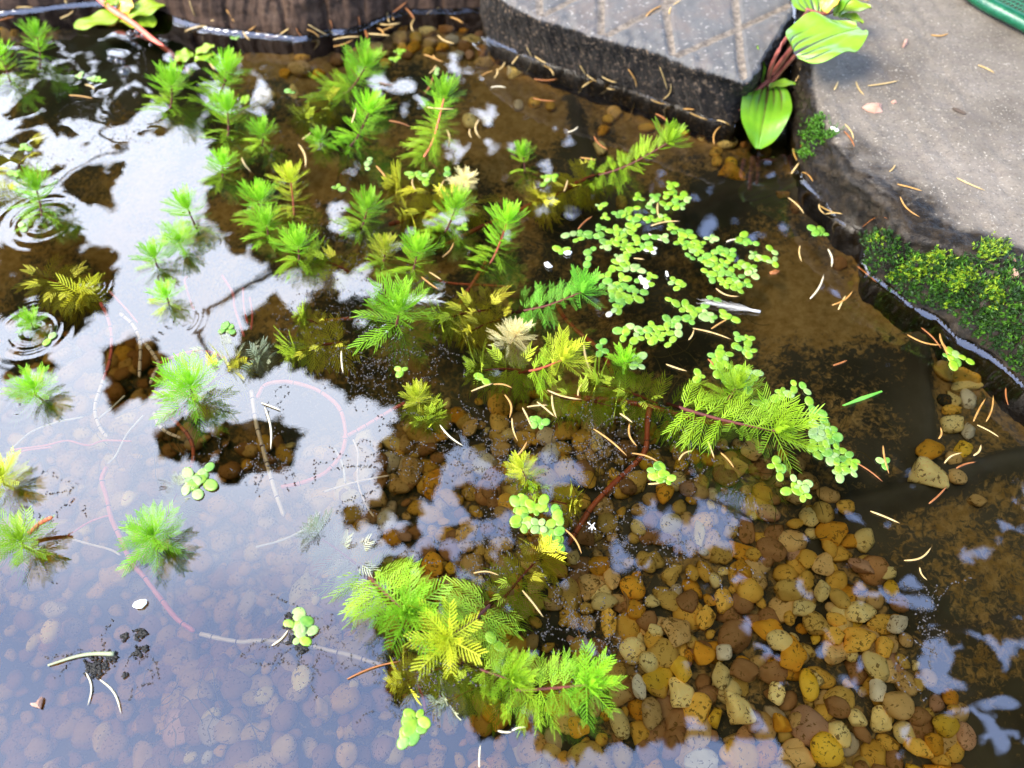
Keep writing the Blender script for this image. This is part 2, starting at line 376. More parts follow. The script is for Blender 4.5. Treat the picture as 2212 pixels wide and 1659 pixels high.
V, idx = loft([under, sw, mid, lip, top1, near, far], [5, 7, 7, 3, 40, 30], n, None, 0)
wob = Wob(3, 260); wob2 = Wob(4, 900)
amp = np.interp(idx, [0, 1, 2, 3, 4, 4.3, 6], [.001, .0007, .0022, .0012, .0006, .0005, .0003])
V2, F = finish(V, idx, lambda v: wob(v) + .5 * wob2(v), amp)
slab = link_mesh("concrete_slab", V2, F, MAT['slab'])
wetv = np.interp(idx, [0, 2.2, 3, 3.6, 4.12, 4.35, 6], [1.2, 1.1, .85, .5, .30, .06, 0])
row_extra = np.interp(np.arange(n) / n, [0, .45, .62, .8, 1], [0, 0, .35, .55, .5])
wet2 = wetv[:, None] + np.where((idx > 3)[:, None] & (idx < 4.6)[:, None], row_extra[None, :] * np.clip(1.3 - (idx - 4)[:, None] * 2.4, 0, 1), 0)
set_attr(slab, "wet", wet2.ravel()); solid(V2, F)
tag(slab, "grey-brown sandy concrete slab with a mossy wet edge beside the water", "paving slab")

PH = 0.040
pw = [(1040, 40), (1055, 87), (1090, 103), (1151, 130), (1218, 152), (1281, 173), (1356, 197), (1469, 235), (1531, 260), (1588, 275), (1606, 262), (1640, 205), (1690, 120), (1720, 60)]
pr = [(1030, -75), (1050, -28), (1095, 2), (1156, 33), (1225, 52), (1281, 72), (1394, 100), (1481, 133), (1560, 158), (1608, 176), (1624, 168), (1659, 112), (1691, 60), (1714, 22)]
pwv = np.array([P(*p, 0) for p in pw]); prv = np.array([P(*p, PH) for p in pr]); n = 420
a, b_ = resample(pwv, n), resample(prv, n)
cen = np.array((.16, .78, PH)); inn = cen - b_; inn[:, 2] = 0; inn /= np.linalg.norm(inn, axis=1)[:, None]
V, idx = loft([a + np.array((0, .004, -.014)), a, b_ - np.array((0, 0, .003)), b_ + inn * .003, b_ * .02 + cen * .98], [4, 14, 3, 170], n, None, 0)
V2, F = finish(V, idx, lambda v: wob(v) + .6 * wob2(v), np.interp(idx, [0, 1, 2, 3, 3.1, 4], [.0008, .0006, .0011, .0006, .0002, .0001]))
gl = [[(770, -250), (770, 270), (760, 330)], [(1310, -300), (1320, 0), (1385, 470), (1400, 540)], [(1900, -300), (1930, 0), (2000, 690)], [(230, -200), (240, 130)],
      [(640, 380), (850, 280), (1310, 40), (1700, -170)], [(1380, 500), (1460, 460), (1940, 250), (2400, 40)], [(150, 210), (310, 100), (560, -30), (800, -160)]]
top = np.repeat(idx > 2.9, n); d = np.full(len(V2), 9.0)
for L in gl:
    q = np.array([P(*T(3, *p), PH) for p in L])[:, :2]
    for s0, s1 in zip(q[:-1], q[1:]):
        e = s1 - s0; t = np.clip(((V2[:, :2] - s0) @ e) / (e @ e), 0, 1)
        d = np.minimum(d, np.linalg.norm(V2[:, :2] - s0 - t[:, None] * e, axis=1))
g = np.where(top, np.clip(1.25 - d / .0033, 0, 1), 0); V2[:, 2] -= g * .0016
paver = link_mesh("paving_stone", V2, F, MAT['paver'])
set_attr(paver, "groove", g); set_attr(paver, "wet", np.repeat(np.interp(idx, [0, 1.0, 1.75, 2.2, 3, 3.02], [1.2, 1.1, .9, .45, .12, 0]), n)); solid(V2, F)
tag(paver, "grey-blue paving stone with sandy diamond grooves and a dark wet face", "paving slab")

EH = 0.030
ew = [(-260, 40), (-60, 34), (60, 26), (150, 15), (230, 10), (300, 20), (352, 34), (430, 60), (490, 70), (553, 76), (600, 81), (653, 86), (690, 77), (713, 71), (753, 70), (790, 60), (815, 50), (850, 36), (890, 28), (970, 27), (1053, 24), (1075, 22)]
ewv = smooth_line([P(*p, 0) for p in ew], 520); er = ewv + np.array((0, .007, EH))
grv = [P(*T(2, x, 250), 0)[0] for x in (620, 930, 1130, 290)] + [P(x, 60, 0)[0] for x in (250, 400, 150, 500, 40, 950)]
gd = np.min(np.abs(ewv[:, 0][:, None] - np.array(grv)[None]), axis=1); gv = np.exp(-(gd / .0022) ** 2)
V, idx = loft([ewv + np.array((0, .002, -.03)), ewv, er - np.array((0, 0, .006)), er + np.array((0, .007, 0)), er + np.array((0, .45, .002))], [5, 14, 4, 22], 520, None, 0)
side = np.interp(idx, [0, 2, 3, 3.3, 4], [1, 1, .6, 0, 0])
gv = np.interp(np.linspace(0, 1, 520), np.linspace(0, 1, 520), gv)
V[:, :, 1] += side[:, None] * gv[None] * .004; V[:, :, 2] -= (np.interp(idx, [0, 2.5, 3, 3.4, 4], [0, 0, 1, .3, 0]))[:, None] * gv[None] * .003
V2, F = finish(V, idx, lambda v: wob(v) + .6 * wob2(v), np.interp(idx, [0, 1, 2, 3, 4], [.0008, .0005, .0013, .0008, .0005]))
edg = link_mesh("edging_block", V2, F, MAT['edging']); set_attr(edg, "wet", np.repeat(np.interp(idx, [0, 2, 3, 3.15], [1.2, 1.1, .5, 0]), 520)); solid(V2, F)
tag(edg, "dark brown pond edging block with upright grooves and a grey top", "edging")
BVH = BVHTree.FromPolygons(np.vstack(SOLIDS_V).tolist(), SOLIDS_F)
def cast(px, py, water=True):
    d = Vector(ray(px, py)); hit, nor, _, dist = BVH.ray_cast(Vector(CAM), d.normalized())
    w = P(px, py, 0.0)
    if hit is not None and (hit.z > 0.0 or not water): return np.array(hit), np.array(nor) * (1 if nor.dot(d) < 0 else -1)
    return w, np.array((0, 0, 1.0))

# ------------------------------------------------------------------ pond bed, water, ground
X0, X1, Y0, Y1 = -.75, .85, -.35, 1.0
ctl = [(600, 110, 1.1, .75), (900, 100, 1.0, .8), (1100, 180, 1.8, .9), (1400, 260, 2.0, .85), (1650, 345, 1.7, .8), (1900, 600, 1.8, .66), (2100, 800, 2.2, .62), (2050, 1000, 1.6, .5),
       (2212, 1000, 2.6, .55), (2200, 1250, 4, .62), (2100, 1200, 3.0, .62), (1930, 1150, 4.2, .32), (1750, 900, 3.0, .5), (1850, 800, 2.3, .6), (1500, 500, 2.6, .45), (1300, 500, 3.4, .4), (1500, 700, 4, .45),
       (1100, 400, 2.8, .55), (1150, 270, 1.9, 1.0), (1250, 330, 2.2, .2), (1050, 260, 1.9, .75), (960, 180, 1.9, .15), (800, 400, 3.2, .6), (700, 250, 2.6, .5), (400, 150, 2.3, .3), (200, 130, 2.0, .2), (60, 60, 1.6, .6), (300, 350, 4, .6),
       (600, 500, 4.5, .6), (100, 500, 5, .6), (300, 800, 10, .5), (100, 1100, 14, .5), (500, 1300, 14, .5), (900, 1000, 7, .5), (200, 1600, 15, .4), (1200, 800, 5, .6), (1400, 1000, 4, .4), (1200, 1300, 4.4, .5),
       (1700, 1300, 3.8, .5), (1900, 1500, 3.9, .5), (1500, 1600, 4.2, .5), (1000, 1650, 10, .3), (2100, 1450, 4.2, .35), (2200, 1650, 4.8, .3), (1780, 640, 2.3, .85), (1620, 420, 1.9, .35), (1700, 500, 2.0, .5), (1950, 850, 2.6, .4), (1960, 950, 2.4, .45), (2000, 700, 2.0, .7)]
cp = np.array([P(px, py, -d / 100)[:2] for px, py, d, s in ctl]); cd = np.array([c[2] / 100 for c in ctl]); cs = np.array([c[3] for c in ctl])
def bed_eval(xy, val, sg=.022):
    d2 = ((xy[:, None, :] - cp[None]) ** 2).sum(-1); w = np.exp(-d2 / (2 * sg * sg)) + 1e-4 / (d2 + 1e-4)
    return (w * val).sum(1) / w.sum(1)
bw1, bw2 = Wob(11, 22), Wob(12, 70)
folds = [([(1975, 700), (1985, 800), (1992, 900), (1985, 1010)], .008, .005), ([(1800, 1090), (1900, 1075), (2010, 1055), (2120, 1020), (2280, 985)], .011, .006), ([(1230, 230), (1262, 330), (1275, 400)], .005, .005), ([(1500, 480), (1640, 430), (1800, 420)], .006, .008)]
fold_w = [(np.array([P(x, y, -.025)[:2] for x, y in L]), h, w) for L, h, w in folds]
def bed_z(xy):
    xy = np.atleast_2d(np.asarray(xy, float)); z = np.concatenate([-bed_eval(c, cd) for c in np.array_split(xy, max(1, len(xy) // 20000))])
    v = np.c_[xy, np.zeros(len(xy))]; z += .0012 * bw1(v) + .0005 * bw2(v)
    for L, h, w in fold_w:
        d = np.full(len(xy), 9.0)
        for a, b in zip(L[:-1], L[1:]):
            e = b - a; t = np.clip(((xy - a) @ e) / (e @ e), 0, 1); d = np.minimum(d, np.linalg.norm(xy - a - t[:, None] * e, axis=1))
        z += h * np.exp(-(d / w) ** 2)
    edge = np.minimum.reduce([xy[:, 0] - X0, X1 - xy[:, 0], xy[:, 1] - Y0, Y1 - xy[:, 1]])
    k = np.clip(1 - edge / .06, 0, 1) ** 2
    return z * (1 - k) + .02 * k
gx, gy = np.meshgrid(np.linspace(X0, X1, 400), np.linspace(Y0, Y1, 340)); xy = np.c_[gx.ravel(), gy.ravel()]
bz = bed_z(xy)
bed = link_mesh("pond_bed", np.c_[xy, bz], grid_faces(340, 400), MAT['bed'], loc=np.zeros(3)); tag(bed, kind="structure")
silt = np.concatenate([bed_eval(c, cs, .02) for c in np.array_split(xy, 8)])
for L, h, w in fold_w:                        # the ridges of the folds shed their silt
    d = np.full(len(xy), 9.0)
    for a, b in zip(L[:-1], L[1:]):
        e = b - a; t = np.clip(((xy - a) @ e) / (e @ e), 0, 1); d = np.minimum(d, np.linalg.norm(xy - a - t[:, None] * e, axis=1))
    silt -= .55 * np.exp(-(d / (w * .9)) ** 2)
set_attr(bed, "silt", silt)

# water: one closed body; its top creeps up at the stones and rings round some stems
RINGS = [(195, 620, 34, .5), (430, 533, 36, .5), (318, 562, 30, .5), (70, 715, 70, .5), (95, 480, 80, .35), (40, 880, 50, .3), (840, 720, 50, .3), (380, 690, 50, .3)]
x = np.concatenate([np.linspace(X0 + .01, -.42, 60), np.linspace(-.42, .47, 800)[1:], np.linspace(.47, X1 - .01, 40)[1:]]); y = np.concatenate([np.linspace(Y0 + .01, .04, 40), np.linspace(.04, .66, 500)[1:], np.linspace(.66, Y1 - .01, 40)[1:]])
gx, gy = np.meshgrid(x, y); q = np.c_[gx.ravel(), gy.ravel()]
dmin = np.full(len(q), 9.0)
for L in (sw[::4, :2], pwv[:, :2], ewv[::10, :2]):
    for a, b in zip(L[:-1], L[1:]):
        e = b - a; t = np.clip(((q - a) @ e) / (e @ e + 1e-12), 0, 1); dmin = np.minimum(dmin, np.linalg.norm(q - a - t[:, None] * e, axis=1))
wz = .0036 * np.exp(-dmin / .0030)
for px, py, r, k in RINGS:
    c = P(px, py)[:2]; rr = r * scl(px, py); dd = np.linalg.norm(q - c, axis=1)
    wz += k * .00022 * np.sin(dd / rr * 18) * np.exp(-(dd / rr) ** 2 * 1.6)
lw = Wob(21, 130, 14); region = np.exp(-(((q[:, 0] + .28) / .12) ** 2 + ((q[:, 1] - .42) / .10) ** 2))
wz += region * .00008 * lw(np.c_[q, np.zeros(len(q))])
ny, nx = gx.shape; Vt = np.c_[q, wz]; F = grid_faces(ny, nx)
border = [j for j in range(nx)] + [i * nx + nx - 1 for i in range(1, ny)] + [(ny - 1) * nx + j for j in range(nx - 2, -1, -1)] + [i * nx for i in range(ny - 2, 0, -1)]
k = len(Vt); Vb = Vt[border].copy(); Vb[:, 2] = -.22; nb = len(border)
F += [[border[i], k + i, k + (i + 1) % nb, border[(i + 1) % nb]] for i in range(nb)] + [[k + i for i in range(nb)][::-1]]
water = link_mesh("water", np.vstack([Vt, Vb]), F, MAT['water'], loc=np.zeros(3)); tag(water, kind="structure")
B = 60.0; zg = .018
gv_ = [(-B, -B, zg), (B, -B, zg), (B, B, zg), (-B, B, zg), (X0, Y0, zg), (X1, Y0, zg), (X1, Y1, zg), (X0, Y1, zg)]
ground = link_mesh("ground", gv_, [[0, 1, 5, 4], [1, 2, 6, 5], [2, 3, 7, 6], [3, 0, 4, 7]], MAT['soil'], loc=np.zeros(3), smooth=False); tag(ground, kind="structure")

# ------------------------------------------------------------------ labels that find one thing by its neighbours
LM = {"the white down feather": (930, 645), "the straw-like quill feather": (1590, 660), "the big lime runner shoot": (1640, 910), "the long blue-green shoot": (1230, 640), "the small yellow tuft": (905, 862),
      "the pale yellow sprig": (1140, 1030), "the glowing yellow shoot": (970, 1360), "the dark-backed green rosette": (332, 1160), "the star-tipped green shoot": (1280, 1480), "the floating grass blade": (1860, 862), "the chalky yellow flint": (2000, 1028),
      "the moss bank": (2040, 590), "the broad-leaved plant": (1680, 200), "the grooved paving stone": (1330, 150), "the edging block": (700, 60), "the red-stemmed floating plant": (260, 40), "the cream dead tip": (1003, 390),
      "the large spiky rosette": (412, 845), "the oval white scale": (302, 1306), "the dark algae clump": (240, 1420), "the pink stem loop": (735, 930), "the red sunken stem": (1330, 1050), "the brown leaf scrap": (1885, 235), "the green net": (2190, 20),
      "the duckweed raft": (1380, 560), "the small lone green tuft": (1131, 332), "the two yellow-lime shoots": (30, 1110), "the slender pink-stemmed shoot": (950, 240), "the leaning lime shoot": (1420, 330), "the bright orange pebble": (1713, 1412), "the egg-yellow pebble": (1747, 1482),
      "the heart-shaped yellow pebble": (1473, 1444), "the big white pebble": (1515, 1640), "the big green shoot": (870, 1310), "the lone yellow shoot": (630, 400), "the twin pond-edge shoots": (500, 180)}
def where(px, py, k=0):
    nm = sorted(LM, key=lambda s: (LM[s][0] - px) ** 2 + 1.5 * (LM[s][1] - py) ** 2)[k]
    dx, dy = px - LM[nm][0], py - LM[nm][1]
    if abs(dx) < 18 and abs(dy) < 18: return "against " + nm
    v = "above" if dy < -abs(dx) * .42 else "below" if dy > abs(dx) * .42 else ""
    h = "left of" if dx < -abs(dy) * .42 else "right of" if dx > abs(dy) * .42 else ""
    return (v + " and " + h if v and h else v or h) + " " + nm
PENDING = []                                  # (object, px, py, head words, category, group)
def later(o, px, py, head, cat, group): PENDING.append((o, px, py, head, cat, group))
def settle_labels():
    def labelled(items, k):
        by = {}
        for it in items:
            lb = it[3] + " " + where(it[1], it[2]) + ((" and " + where(it[1], it[2], 1)) if k else "")
            if len(lb.split()) > 15: lb = it[3] + " " + where(it[1], it[2], 1)
            if len(lb.split()) > 15: lb = " ".join(lb.split()[1:])
            by.setdefault(lb, []).append(it)
        return by
    def finish_(lb, its, extra=""):
        its = sorted(its, key=lambda i: i[2])
        names = {1: [""], 2: ["upper ", "lower "], 3: ["topmost ", "middle ", "lowest "]}.get(len(its))
        for j, it in enumerate(its):
            tag(it[0], (names[j] if names else "") + lb, it[4], it[5])
    for lb, its in labelled(PENDING, 0).items():
        if len(its) <= 1: finish_(lb, its)
        else:
            for l2, i2 in labelled(its, 1).items(): finish_(l2, i2)

# ------------------------------------------------------------------ parrot's feather shoots
def feather(n, spread, plen, width, droop, fold, seed):
    g = np.random.default_rng(seed); V = []; F = []
    def addp(pts, face):
        k = len(V); V.extend(pts); F.extend([[i + k for i in f] for f in face])
    xs = np.linspace(0, .97, 6)
    for i in range(6): V += [(xs[i], -.016 * (1 - .6 * xs[i]), .006), (xs[i], .016 * (1 - .6 * xs[i]), .006)]
    F += [[2 * i, 2 * i + 2, 2 * i + 3, 2 * i + 1] for i in range(5)]
    for i in range(n):
        t = .12 + .76 * i / (n - 1)
        for s in (-1, 1):
            L = plen * (.55 + .5 * math.sin(math.pi * min(1, t * .8) ** .8)) * (1 - .06 * t) * g.uniform(.88, 1.1)
            a = spread * (1 - .42 * t) * g.uniform(.92, 1.08)
            dx, dy = math.cos(a), s * math.sin(a); nx_, ny_ = -dy, dx; w = width * g.uniform(.85, 1.1)
            rise = fold * L + g.uniform(-.02, .02)
            c = lambda u, e: (t + dx * L * u + .10 * L * u * u, dy * L * u * (1 - .12 * u), rise * u)
            pts = []
            for u, ww in ((0, .55), (.45, 1.0), (.85, .8)):
                px_, py_, pz = c(u, 0); pts += [(px_ + nx_ * w * ww / 2, py_ + ny_ * w * ww / 2, pz), (px_ - nx_ * w * ww / 2, py_ - ny_ * w * ww / 2, pz + w * .35)]
            pts.append(c(1, 0)); addp(pts, [[0, 1, 3, 2], [2, 3, 5, 4], [4, 5, 6]])
    V = np.array(V); V[:, 2] -= droop * V[:, 0] ** 2
    return V, F
FE_OPEN = [feather(9, R(58), .35, .023, .20 + .1 * i, .08, 100 + i) for i in range(4)]
FE_MID = [feather(9, R(54), .33, .024, .04 - .06 * i, .16, 120 + i) for i in range(4)]
FE_TIP = [feather(9, R(44), .27, .028, -.18, .26, 140 + i) for i in range(4)]
FE_SUB = [feather(8, R(58), .42, .030, .12 + .1 * i, .05, 160 + i) for i in range(4)]
def place_leaf(mb, fe, p, d, nrm, L, wide=1.0):
    V, F = fe; d = d / np.linalg.norm(d); nrm = nrm - d * (nrm @ d); nrm /= np.linalg.norm(nrm) + 1e-12; y_ = np.cross(nrm, d)
    mb.add(p + L * (V[:, :1] * d + V[:, 1:2] * wide * y_ + V[:, 2:3] * nrm), F)
def frame(a):
    a = a / np.linalg.norm(a); u = np.cross(a, (0, 0, 1.0)) if abs(a[2]) < .95 else np.cross(a, (0, 1.0, 0)); u /= np.linalg.norm(u)
    return a, u, np.cross(a, u)
SHOOTS = []
def shoot(label, tip, base, rpx, top='green', low='lime', hgt=None, bow=.25, nw=None, dense=1.0, sub=False, stem='shootstem', name="parrot_feather_shoot", group="parrot's feather shoots rising from the pond", zb=-.004, via=()):
    g = np.random.default_rng(int(tip[0] * 31 + tip[1] * 7 + base[0]))
    flat = bow <= .12 and not sub
    s0 = scl(*base); Lw = rpx * s0 * 1.04
    if hgt is None:
        app = math.hypot(tip[0] - base[0], (tip[1] - base[1])) * s0
        hgt = min(.045, max(.45 * Lw, .62 * app)) if not sub else -.004
    A = P(*base, zb if not sub else -.007); B_ = P(*tip, hgt)
    pts = [A] + [P(*v, (zb + hgt) * .35) for v in via]
    if not via: pts.append((A + B_) / 2 + np.array((0, 0, (-bow if not sub else .1) * np.linalg.norm(B_ - A) * .6)) + (np.array((0, 0, .012)) if not sub and zb < -.02 else 0))
    pts.append(B_)
    ax = smooth_line(pts, 40); Ltot = np.linalg.norm(np.diff(ax, axis=0), axis=1).sum()
    o = root(name, A); tag(o, label, "water plant", group)
    tb = MB(); tb.add(*tube(ax[:38], np.linspace(.0007, .0004, 38) * min(1.4, Lw / .014), 7)); tb.build("stem", MAT[stem], o)
    n_ = nw or int(max(3, round(Ltot / ((.40 if flat else .26) * Lw) * dense)))
    for i in range(n_):
        s = (i + .35) / n_ * .86 + .02; k = int(s * 39); p = ax[k]; a, u, v = frame(ax[min(k + 3, 39)] - ax[max(k - 2, 0)])
        f = s / .88; th = R(94) * (1 - f) + R(62) * f; L = Lw * (1.0 - .18 * f) * g.uniform(.9, 1.08)
        mb = MB(); m = 4 if flat else int(g.integers(5, 7)); ph = g.uniform(0, 6.28)
        for j in range(m):
            an = ph + j * 2 * math.pi / m + g.uniform(-.18, .18)
            r = u * math.cos(an) + v * math.sin(an)
            if flat: r = u * (1 if j % 2 else -1) + np.array((0, 0, g.uniform(-.05, .6))) + a * (.32 if j > 1 else -.28) * g.uniform(.6, 1.3)
            r = r / np.linalg.norm(r); t2 = th * g.uniform(.85, 1.12)
            d_ = a * math.cos(t2) + r * math.sin(t2)
            if sub: d_ = d_ * np.array((1, 1, .35))
            if not sub and p[2] + d_[2] * L < -.006 and zb > -.02: d_ = d_ + np.array((0, 0, (-.004 - p[2]) / L - d_[2])) * .8
            fe = (FE_SUB if sub else FE_OPEN if f < .6 else FE_MID)[int(g.integers(4))]
            place_leaf(mb, fe, p, d_, np.array((0, 0, 1.0)) + (0 if sub else g.normal(size=3) * .2) if sub or flat else (a * math.sin(t2) - r * math.cos(t2)) + np.array((0, 0, .5)), L * g.uniform(.85, 1.08), .72 if flat else .9)
        mb.build("leaf_whorl", MAT[low if f < .55 else top if f > .8 else (low if g.random() < .4 else top)], o)
    mb = MB(); p0 = ax[36]; a = ax[39] - ax[30]; a, u, v = frame(a / np.linalg.norm(a) + np.array((0, 0, .9 if flat else .35 if not sub else 0)))
    for j, (m, th, L, off) in enumerate(((7, 66, .94, 0), (6, 50, .84, .06), (6, 32, .70, .11), (5, 14, .50, .15))):
        if sub and j > 2: break
        ph = g.uniform(0, 6.28)
        for i in range(m):
            an = ph + i * 2 * math.pi / m; r = u * math.cos(an) + v * math.sin(an); t2 = R(th) * g.uniform(.8, 1.2)
            place_leaf(mb, (FE_SUB if sub else FE_TIP if j > 0 else FE_MID)[int(g.integers(4))], p0 + a * off * Lw, a * math.cos(t2) + r * math.sin(t2), a * math.sin(t2) - r * math.cos(t2), Lw * L * g.uniform(.9, 1.1), 1.15)
    mb.build("growing_tip", MAT[top], o)
    SHOOTS.append(o); return o

shoot("light green shoot standing alone near the dark top left corner", (80, 72), (82, 168), 42)
shoot("half-hidden light green shoot cut by the left picture edge, beside the corner pebbles", (0, 115), (26, 195), 40)
shoot("green shoot rising nearest the round floating leaves, upper of two", (492, 150), (452, 232), 54)
shoot("broad green shoot beside the bubbles, left of the pond-edge pair", (372, 182), (360, 252), 56)
shoot("green shoot directly below the upper pond-edge shoot", (492, 238), (488, 315), 52)
shoot("small green tuft in the ripples under the pond-edge shoots", (482, 355), (474, 402), 42)
shoot("short green shoot right of the pond-edge column of shoots", (568, 288), (563, 328), 42)
shoot("leaning green shoot against the orange pebbles by the edging block", (793, 140), (715, 214), 54)
shoot("leaning green shoot over dark water below the pebble-edge shoot", (800, 236), (733, 335), 54, low='green')
shoot("small side shoot at the foot of the leaning green shoot", (690, 302), (698, 330), 32)
shoot("slender shoot with a bare pink stem over sandy bed", (962, 200), (908, 352), 50, stem='pinkstem', hgt=.04, dense=.85)
shoot("yellow shoot with a red stem, tallest of the crowded middle group", (628, 388), (634, 490), 52, top='yellow', low='yellow', stem='redstem')
shoot("withered cream tip with a few straw-coloured leaves", (1005, 388), (990, 402), 30, top='cream', low='cream', hgt=.010)
shoot("small lone green tuft standing over dark water below the paving stone", (1130, 335), (1138, 388), 36, dense=.6)
shoot("long lime shoot leaning out towards the paving stone", (1455, 302), (1262, 388), 50, top='lime', low='lime', bow=.12, hgt=.026)
shoot("upright green shoot with a dark reflection at the left edge", (78, 405), (90, 488), 54)
shoot("tall green shoot over the mirrored sky, topmost of a slanting pair", (405, 450), (430, 508), 52)
shoot("low green rosette at the foot of the slanting pair", (388, 522), (392, 536), 48)
shoot("green rosette beside a ring ripple, below the slanting pair", (334, 556), (340, 588), 46)
shoot("small green tuft with brown lower leaves by the mirrored twig", (360, 640), (368, 672), 40, low='subgreen')
shoot("tiny green tuft inside ring ripples at the left edge", (67, 696), (71, 716), 36)
shoot("green rosette with a black reflection, left of the spiky rosette", (74, 840), (74, 862), 56)
shoot("large spiky green rosette among pink stems", (412, 836), (412, 872), 78, low='green')
shoot("upper yellow-lime rosette cut by the left picture edge", (4, 1030), (4, 1058), 62, top='yellow', low='yellow')
shoot("lower yellow-lime rosette on the left edge with a brown stem end", (46, 1168), (46, 1190), 72, top='lime', low='lime')
shoot("bright green rosette with a black feathery reflection below it", (332, 1158), (335, 1180), 74, low='green')
shoot("green shoot left of the yellow shoot in the middle group", (562, 432), (553, 488), 54)
shoot("deep green low shoot under the yellow shoot", (576, 486), (580, 522), 48, low='green')
shoot("dense light green shoot overhanging bright water in the middle group", (645, 532), (643, 580), 56)
shoot("green shoot above a white reflection in mid pond", (795, 448), (768, 510), 52)
shoot("green shoot in front of brown sunken fronds", (985, 448), (946, 520), 54)
shoot("short yellow-tipped shoot, left one of a touching pair", (833, 538), (821, 584), 42, top='yellow')
shoot("green shoot, right one of a touching pair above the down feather", (903, 542), (880, 610), 54)
shoot("lime shoot leaning right with a red stem, near the duckweed raft", (1098, 474), (1042, 594), 56, low='lime', stem='redstem')
shoot("big open pale green shoot beside the white down feather", (863, 672), (848, 718), 82, low='green')
shoot("long blue-green shoot lying towards the duckweed raft", (1264, 628), (1105, 676), 60, top='bluegreen', low='bluegreen', bow=.1, hgt=.022)
shoot("bleached cream-yellow tip left of the vivid yellow shoot", (1116, 722), (1085, 752), 44, top='cream', low='cream')
shoot("vivid yellow shoot with red stem joints in mid pond", (1218, 776), (1120, 806), 68, top='yellow', low='lime', stem='redstem', bow=.1)
shoot("small lime tuft with a water drop beside duckweed", (1350, 782), (1343, 808), 42, low='lime', dense=.7)
shoot("big lime runner shoot spreading towards the dark liner", (1690, 934), (1440, 872), 88, top='lime', low='lime', bow=.05, hgt=.026)
shoot("side shoot behind the big lime runner shoot", (1590, 838), (1560, 880), 66, top='lime', low='lime')
shoot("small yellow tuft at the end of a pink stem", (902, 858), (912, 884), 40, top='yellow', low='subgreen')
shoot("pale yellow sprig above a duckweed clump", (1126, 1010), (1152, 1056), 44, top='yellow', low='lime')
shoot("big green shoot leaning down towards the glowing yellow one", (888, 1328), (785, 1232), 92, top='green', low='lime', bow=.1, hgt=.030)
shoot("glowing yellow shoot with an almost white tip", (960, 1386), (1070, 1296), 86, top='yellow', low='lime', bow=.1, hgt=.028)
shoot("star-tipped green shoot lying over lime fronds near the gravel", (1282, 1478), (1085, 1492), 80, top='green', low='lime', bow=.06, hgt=.024)
shoot("lime fronds trailing behind the star-tipped green shoot", (1110, 1470), (1000, 1432), 72, top='lime', low='lime', bow=.05, hgt=.008)
# sunken feathery stems
def sunk(label, tip, base, rpx, top='sub', low='sub', **k):
    return shoot(label, tip, base, rpx, top, low, sub=True, name="sunken_shoot", group="feathery shoots sunk under the water", stem='redstem', dense=.8, **k)
sunk("olive sunken fronds left of the cream dead tip", (860, 405), (985, 425), 55)
sunk("brown-yellow sunken fronds below the cream dead tip", (880, 470), (1030, 440), 55)
sunk("sunken fronds along the stem of the leaning lime shoot", (1170, 440), (1280, 392), 52)
sunk("sunken olive fronds between down feather and blue-green shoot", (955, 690), (1060, 670), 60, top='subgreen')
sunk("sunken fronds hanging below the blue-green shoot", (1010, 720), (1080, 690), 50)
sunk("olive sunken fronds behind the bleached cream tip", (1040, 800), (1130, 800), 60, 'subgreen', 'subgreen')
sunk("green sunken fronds between yellow shoot and lime runner", (1290, 830), (1420, 872), 60, 'subgreen', 'subgreen')
sunk("green sunken fronds dangling under the lime runner", (1330, 880), (1210, 860), 52, 'subgreen', 'subgreen')
sunk("sunken fronds under the crowded middle group", (690, 560), (760, 590), 46, 'subgreen')
sunk("olive sunken fronds right of the spiky rosette", (500, 800), (430, 850), 60)
sunk("whitish sunken sprig above the spiky rosette", (560, 780), (480, 770), 56, 'pale', 'pale')
sunk("olive sunken tuft under the small yellow tuft", (930, 905), (905, 870), 48, 'subgreen', 'subgreen')
sunk("whitish feathery tail behind the bright green rosette", (385, 1060), (350, 1150), 50, 'pale', 'pale')
sunk("whitish feathery tail above the big green shoot", (690, 1160), (790, 1235), 62, 'pale', 'pale')
sunk("olive sunken fronds right of the glowing yellow shoot", (1170, 1200), (1090, 1290), 62, 'sub', 'subgreen')
sunk("olive sunken fronds below the glowing yellow shoot", (870, 1470), (1010, 1430), 60, 'sub', 'subgreen')
sunk("pale sunken fronds under the star-tipped shoot", (960, 1520), (1060, 1470), 56, 'pale', 'subgreen')
sunk("sunken fronds beside the pale yellow sprig", (1230, 1090), (1160, 1080), 46)
sunk("sunken olive sprig below the slanting pair of shoots", (660, 690), (690, 700), 40, 'subgreen')
sunk("sunken fronds behind the dark middle water", (640, 760), (740, 740), 60, 'subgreen', 'sub')
sunk("sunken fronds at the foot of the pebble-edge shoot", (660, 260), (720, 225), 44, 'subgreen')
sunk("sunken fronds by the left ripple rings", (180, 640), (95, 600), 60, 'sub', 'sub')
sunk("brown sunken fronds along the far left water", (20, 420), (60, 330), 56)

